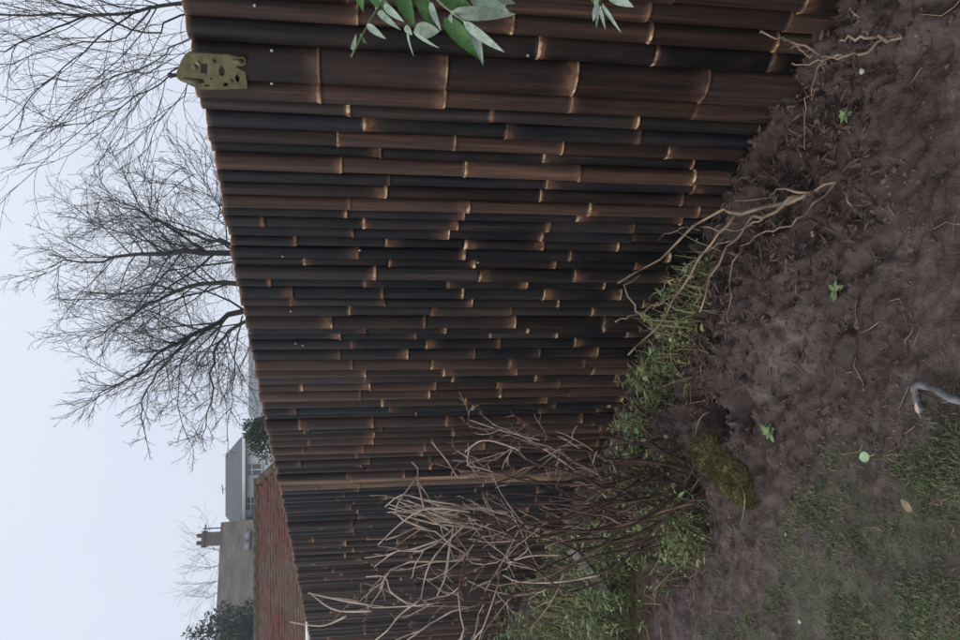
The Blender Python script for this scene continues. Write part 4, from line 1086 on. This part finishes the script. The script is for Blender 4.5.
# straws arching over the board
m = MB()
for pl_ in [[(700, 556), (675, 575), (660, 590)], [(612, 575), (640, 568), (660, 562)], [(655, 575), (665, 560), (668, 548)], [(640, 592), (655, 596), (662, 602)], [(612, 602), (650, 603), (668, 604)], [(660, 608), (666, 624), (668, 640)], [(648, 610), (652, 626), (655, 640)], [(736, 470), (752, 492), (750, 520)], [(700, 448), (706, 420), (716, 412)]]:
    m.tube(spline([at(x, y, gnd(x, y).y - .05 * math.sin(math.pi * i / (len(pl_) - 1))) + Vector((0, 0, .03)) for i, (x, y) in enumerate(pl_)], 8), .0022, 4)
o = m.build('dry_straws', m_leafY, None); tag(o, 'loose dry straws bent over the soil and edging board', 'straw', kind='stuff')
# slanting grey board behind the shrub
p0_ = at(572, 548, 3.75); p1_ = at(612, 596, 3.6); dv = (p1_ - p0_); dv2 = dv.normalized()
p1_ = p1_ + dv2 * .25
q_ = dv2.to_track_quat('X', 'Z').to_matrix()
m = MB(); m.box((p0_ + p1_) / 2, ((p1_ - p0_).length, .10, .025), q_); 
bo = m.build('grey_board', m_greywood, None, smooth=False); tag(bo, 'weathered grey board leaning among the weeds behind the shrub', 'board')

# ---------------------------------------------------------------- leafy shrub at the right, only its branch tips reach into view
bs = Vector((1.34, 1.30, 0)); bs.z = Hs(bs.x, bs.y)
bud = empty('leafy_shrub', tuple(bs)); tag(bud, 'grey green leafy shrub whose branch tips hang in from the near end of the fence', 'shrub')
YL = 1.30
def L3(x, y, dy=0): return at(x, y, YL + dy)
m = MB(); m.tube(spline([bs - Vector((0, 0, .05)), bs + Vector((.05, 0, .7)), bs + Vector((-.05, .02, 1.3)), L3(400, -40, .05)], 12), [.016 - .0008 * i for i in range(13)], 8); m.build('stem', m_stem, bud)
m = MB(); m.tube(spline([bs + Vector((.03, 0, .5)), bs + Vector((-.1, .02, .9)), L3(610, -50, .02), L3(600, 6, .02)], 12), [.010 - .0006 * i for i in range(13)], 7); m.build('stem', m_stem, bud)
sprays = [[L3(400, -40, .05), L3(392, -12, .03), L3(380, 6, .02), L3(372, 18, .0), L3(362, 36, -.02), L3(351, 57, -.02)],
          [L3(400, -40, .05), L3(420, -20, .04), L3(440, 2, .02), L3(455, 14, 0), L3(470, 26, -.02)]]
for sp_ in sprays:
    m = MB(); pt = spline(sp_, 12); m.tube(pt, [.0042 - .00022 * i for i in range(13)], 6); m.build('twig', simple('green_shoot', (.10, .13, .06), (.2, .22, .12), 40, .7, 0), bud)
leaves = [  # base xy, tip xy, width m, front?(0 green top,1 grey underside), depth shift, face tilt
    ((450, 12), (517, 16), .034, 1, .00, .2), ((463, 21), (501, 53), .026, 1, -.02, .5), ((444, 18), (485, 62), .042, 0, .02, -.3), ((384, 4), (400, 21), .016, 1, -.03, .2),
    ((408, 27), (406, 49), .008, 1, -.05, .8), ((413, 31), (434, 49), .009, 1, -.05, .6), ((430, 2), (438, 28), .016, 1, -.02, .3), ((414, 30), (440, 31), .034, 1, .03, .0),
    ((367, 24), (383, 38), .016, 1, -.02, .1), ((370, -10), (392, 16), .030, 0, .02, .1), ((398, -12), (412, 22), .042, 0, .02, -.2), ((420, -12), (430, 26), .040, 0, .04, .2),
    ((375, 6), (394, 28), .018, 1, .03, .5), ((470, -8), (505, 14), .040, 1, .05, .3), ((470, 24), (484, 62), .020, 1, -.01, -.5), ((405, 26), (411, 34), .014, 1, -.06, 0), ((450, 14), (453, 24), .013, 1, -.05, .3),
    ((480, -6), (515, 2), .030, 1, .06, -.2), ((440, -8), (470, 10), .040, 0, .05, .1), ((352, 50), (356, 36), .010, 1, -.01, .4), ((360, 34), (366, 44), .009, 0, -.01, .4), ((356, -20), (362, 10), .03, 0, .03, .0), ((400, -30), (380, -4), .035, 1, .02, .3),
    ((598, 4), (592, 18), .012, 1, 0, .2), ((600, 6), (606, 30), .010, 1, -.01, .6), ((602, 4), (622, 34), .010, 1, -.02, .5), ((598, 8), (596, 30), .008, 1, -.02, -.3), ((606, -8), (632, 6), .026, 1, .02, .2), ((600, -12), (594, 6), .018, 1, .02, .1), ((590, -6), (605, 8), .02, 0, .03, .1),
    ((420, -50), (380, -30), .04, 0, .03, 0), ((430, -40), (470, -25), .04, 1, .03, 0), ((610, -40), (640, -20), .035, 0, .03, 0), ((590, -50), (570, -25), .03, 1, .0, .2), ((500, -60), (530, -35), .04, 0, .05, .1)]
for (b0_, t0_, wd_, fr, dy, tilt) in leaves:
    p = L3(*b0_, dy); q = L3(*t0_, dy - .01 - .03 * abs(tilt)); d = q - p
    side = Vector((0, 1, 0)).cross(d).normalized()
    view = (Vector((0, 0, CZ)) - p).normalized()
    n = (view + side * tilt * .9 + Vector((0, 0, .25))).normalized()
    mm_ = MB(); 
    mm_.leaf(p, d, n, d.length * rng.uniform(.95, 1.08), wd_ * rng.uniform(.7, .95), fr, 1 - fr, rng.uniform(-.05, .3), rng.uniform(.15, .5), 9, rng.uniform(.0, .4))
    mm_.build('leaf', [m_bud, m_budb], bud)

# ---------------------------------------------------------------- damp winter mist
hz = MB(); hz.box((-20, 30, 7.0), (150, 110, 17.0))
m_haze = bpy.data.materials.new('mist'); m_haze.use_nodes = True
hn = m_haze.node_tree; hn.nodes.remove(hn.nodes['Principled BSDF'])
pv = hn.nodes.new('ShaderNodeVolumePrincipled'); pv.inputs['Density'].default_value = 0.003; pv.inputs['Color'].default_value = (0.86, 0.90, 0.96, 1); pv.inputs['Anisotropy'].default_value = 0.2
hn.links.new(pv.outputs['Volume'], hn.nodes['Material Output'].inputs['Volume'])
o = hz.build('haze', m_haze, None, smooth=False); tag(o, 'thin grey winter mist filling the air', 'mist', kind='stuff')
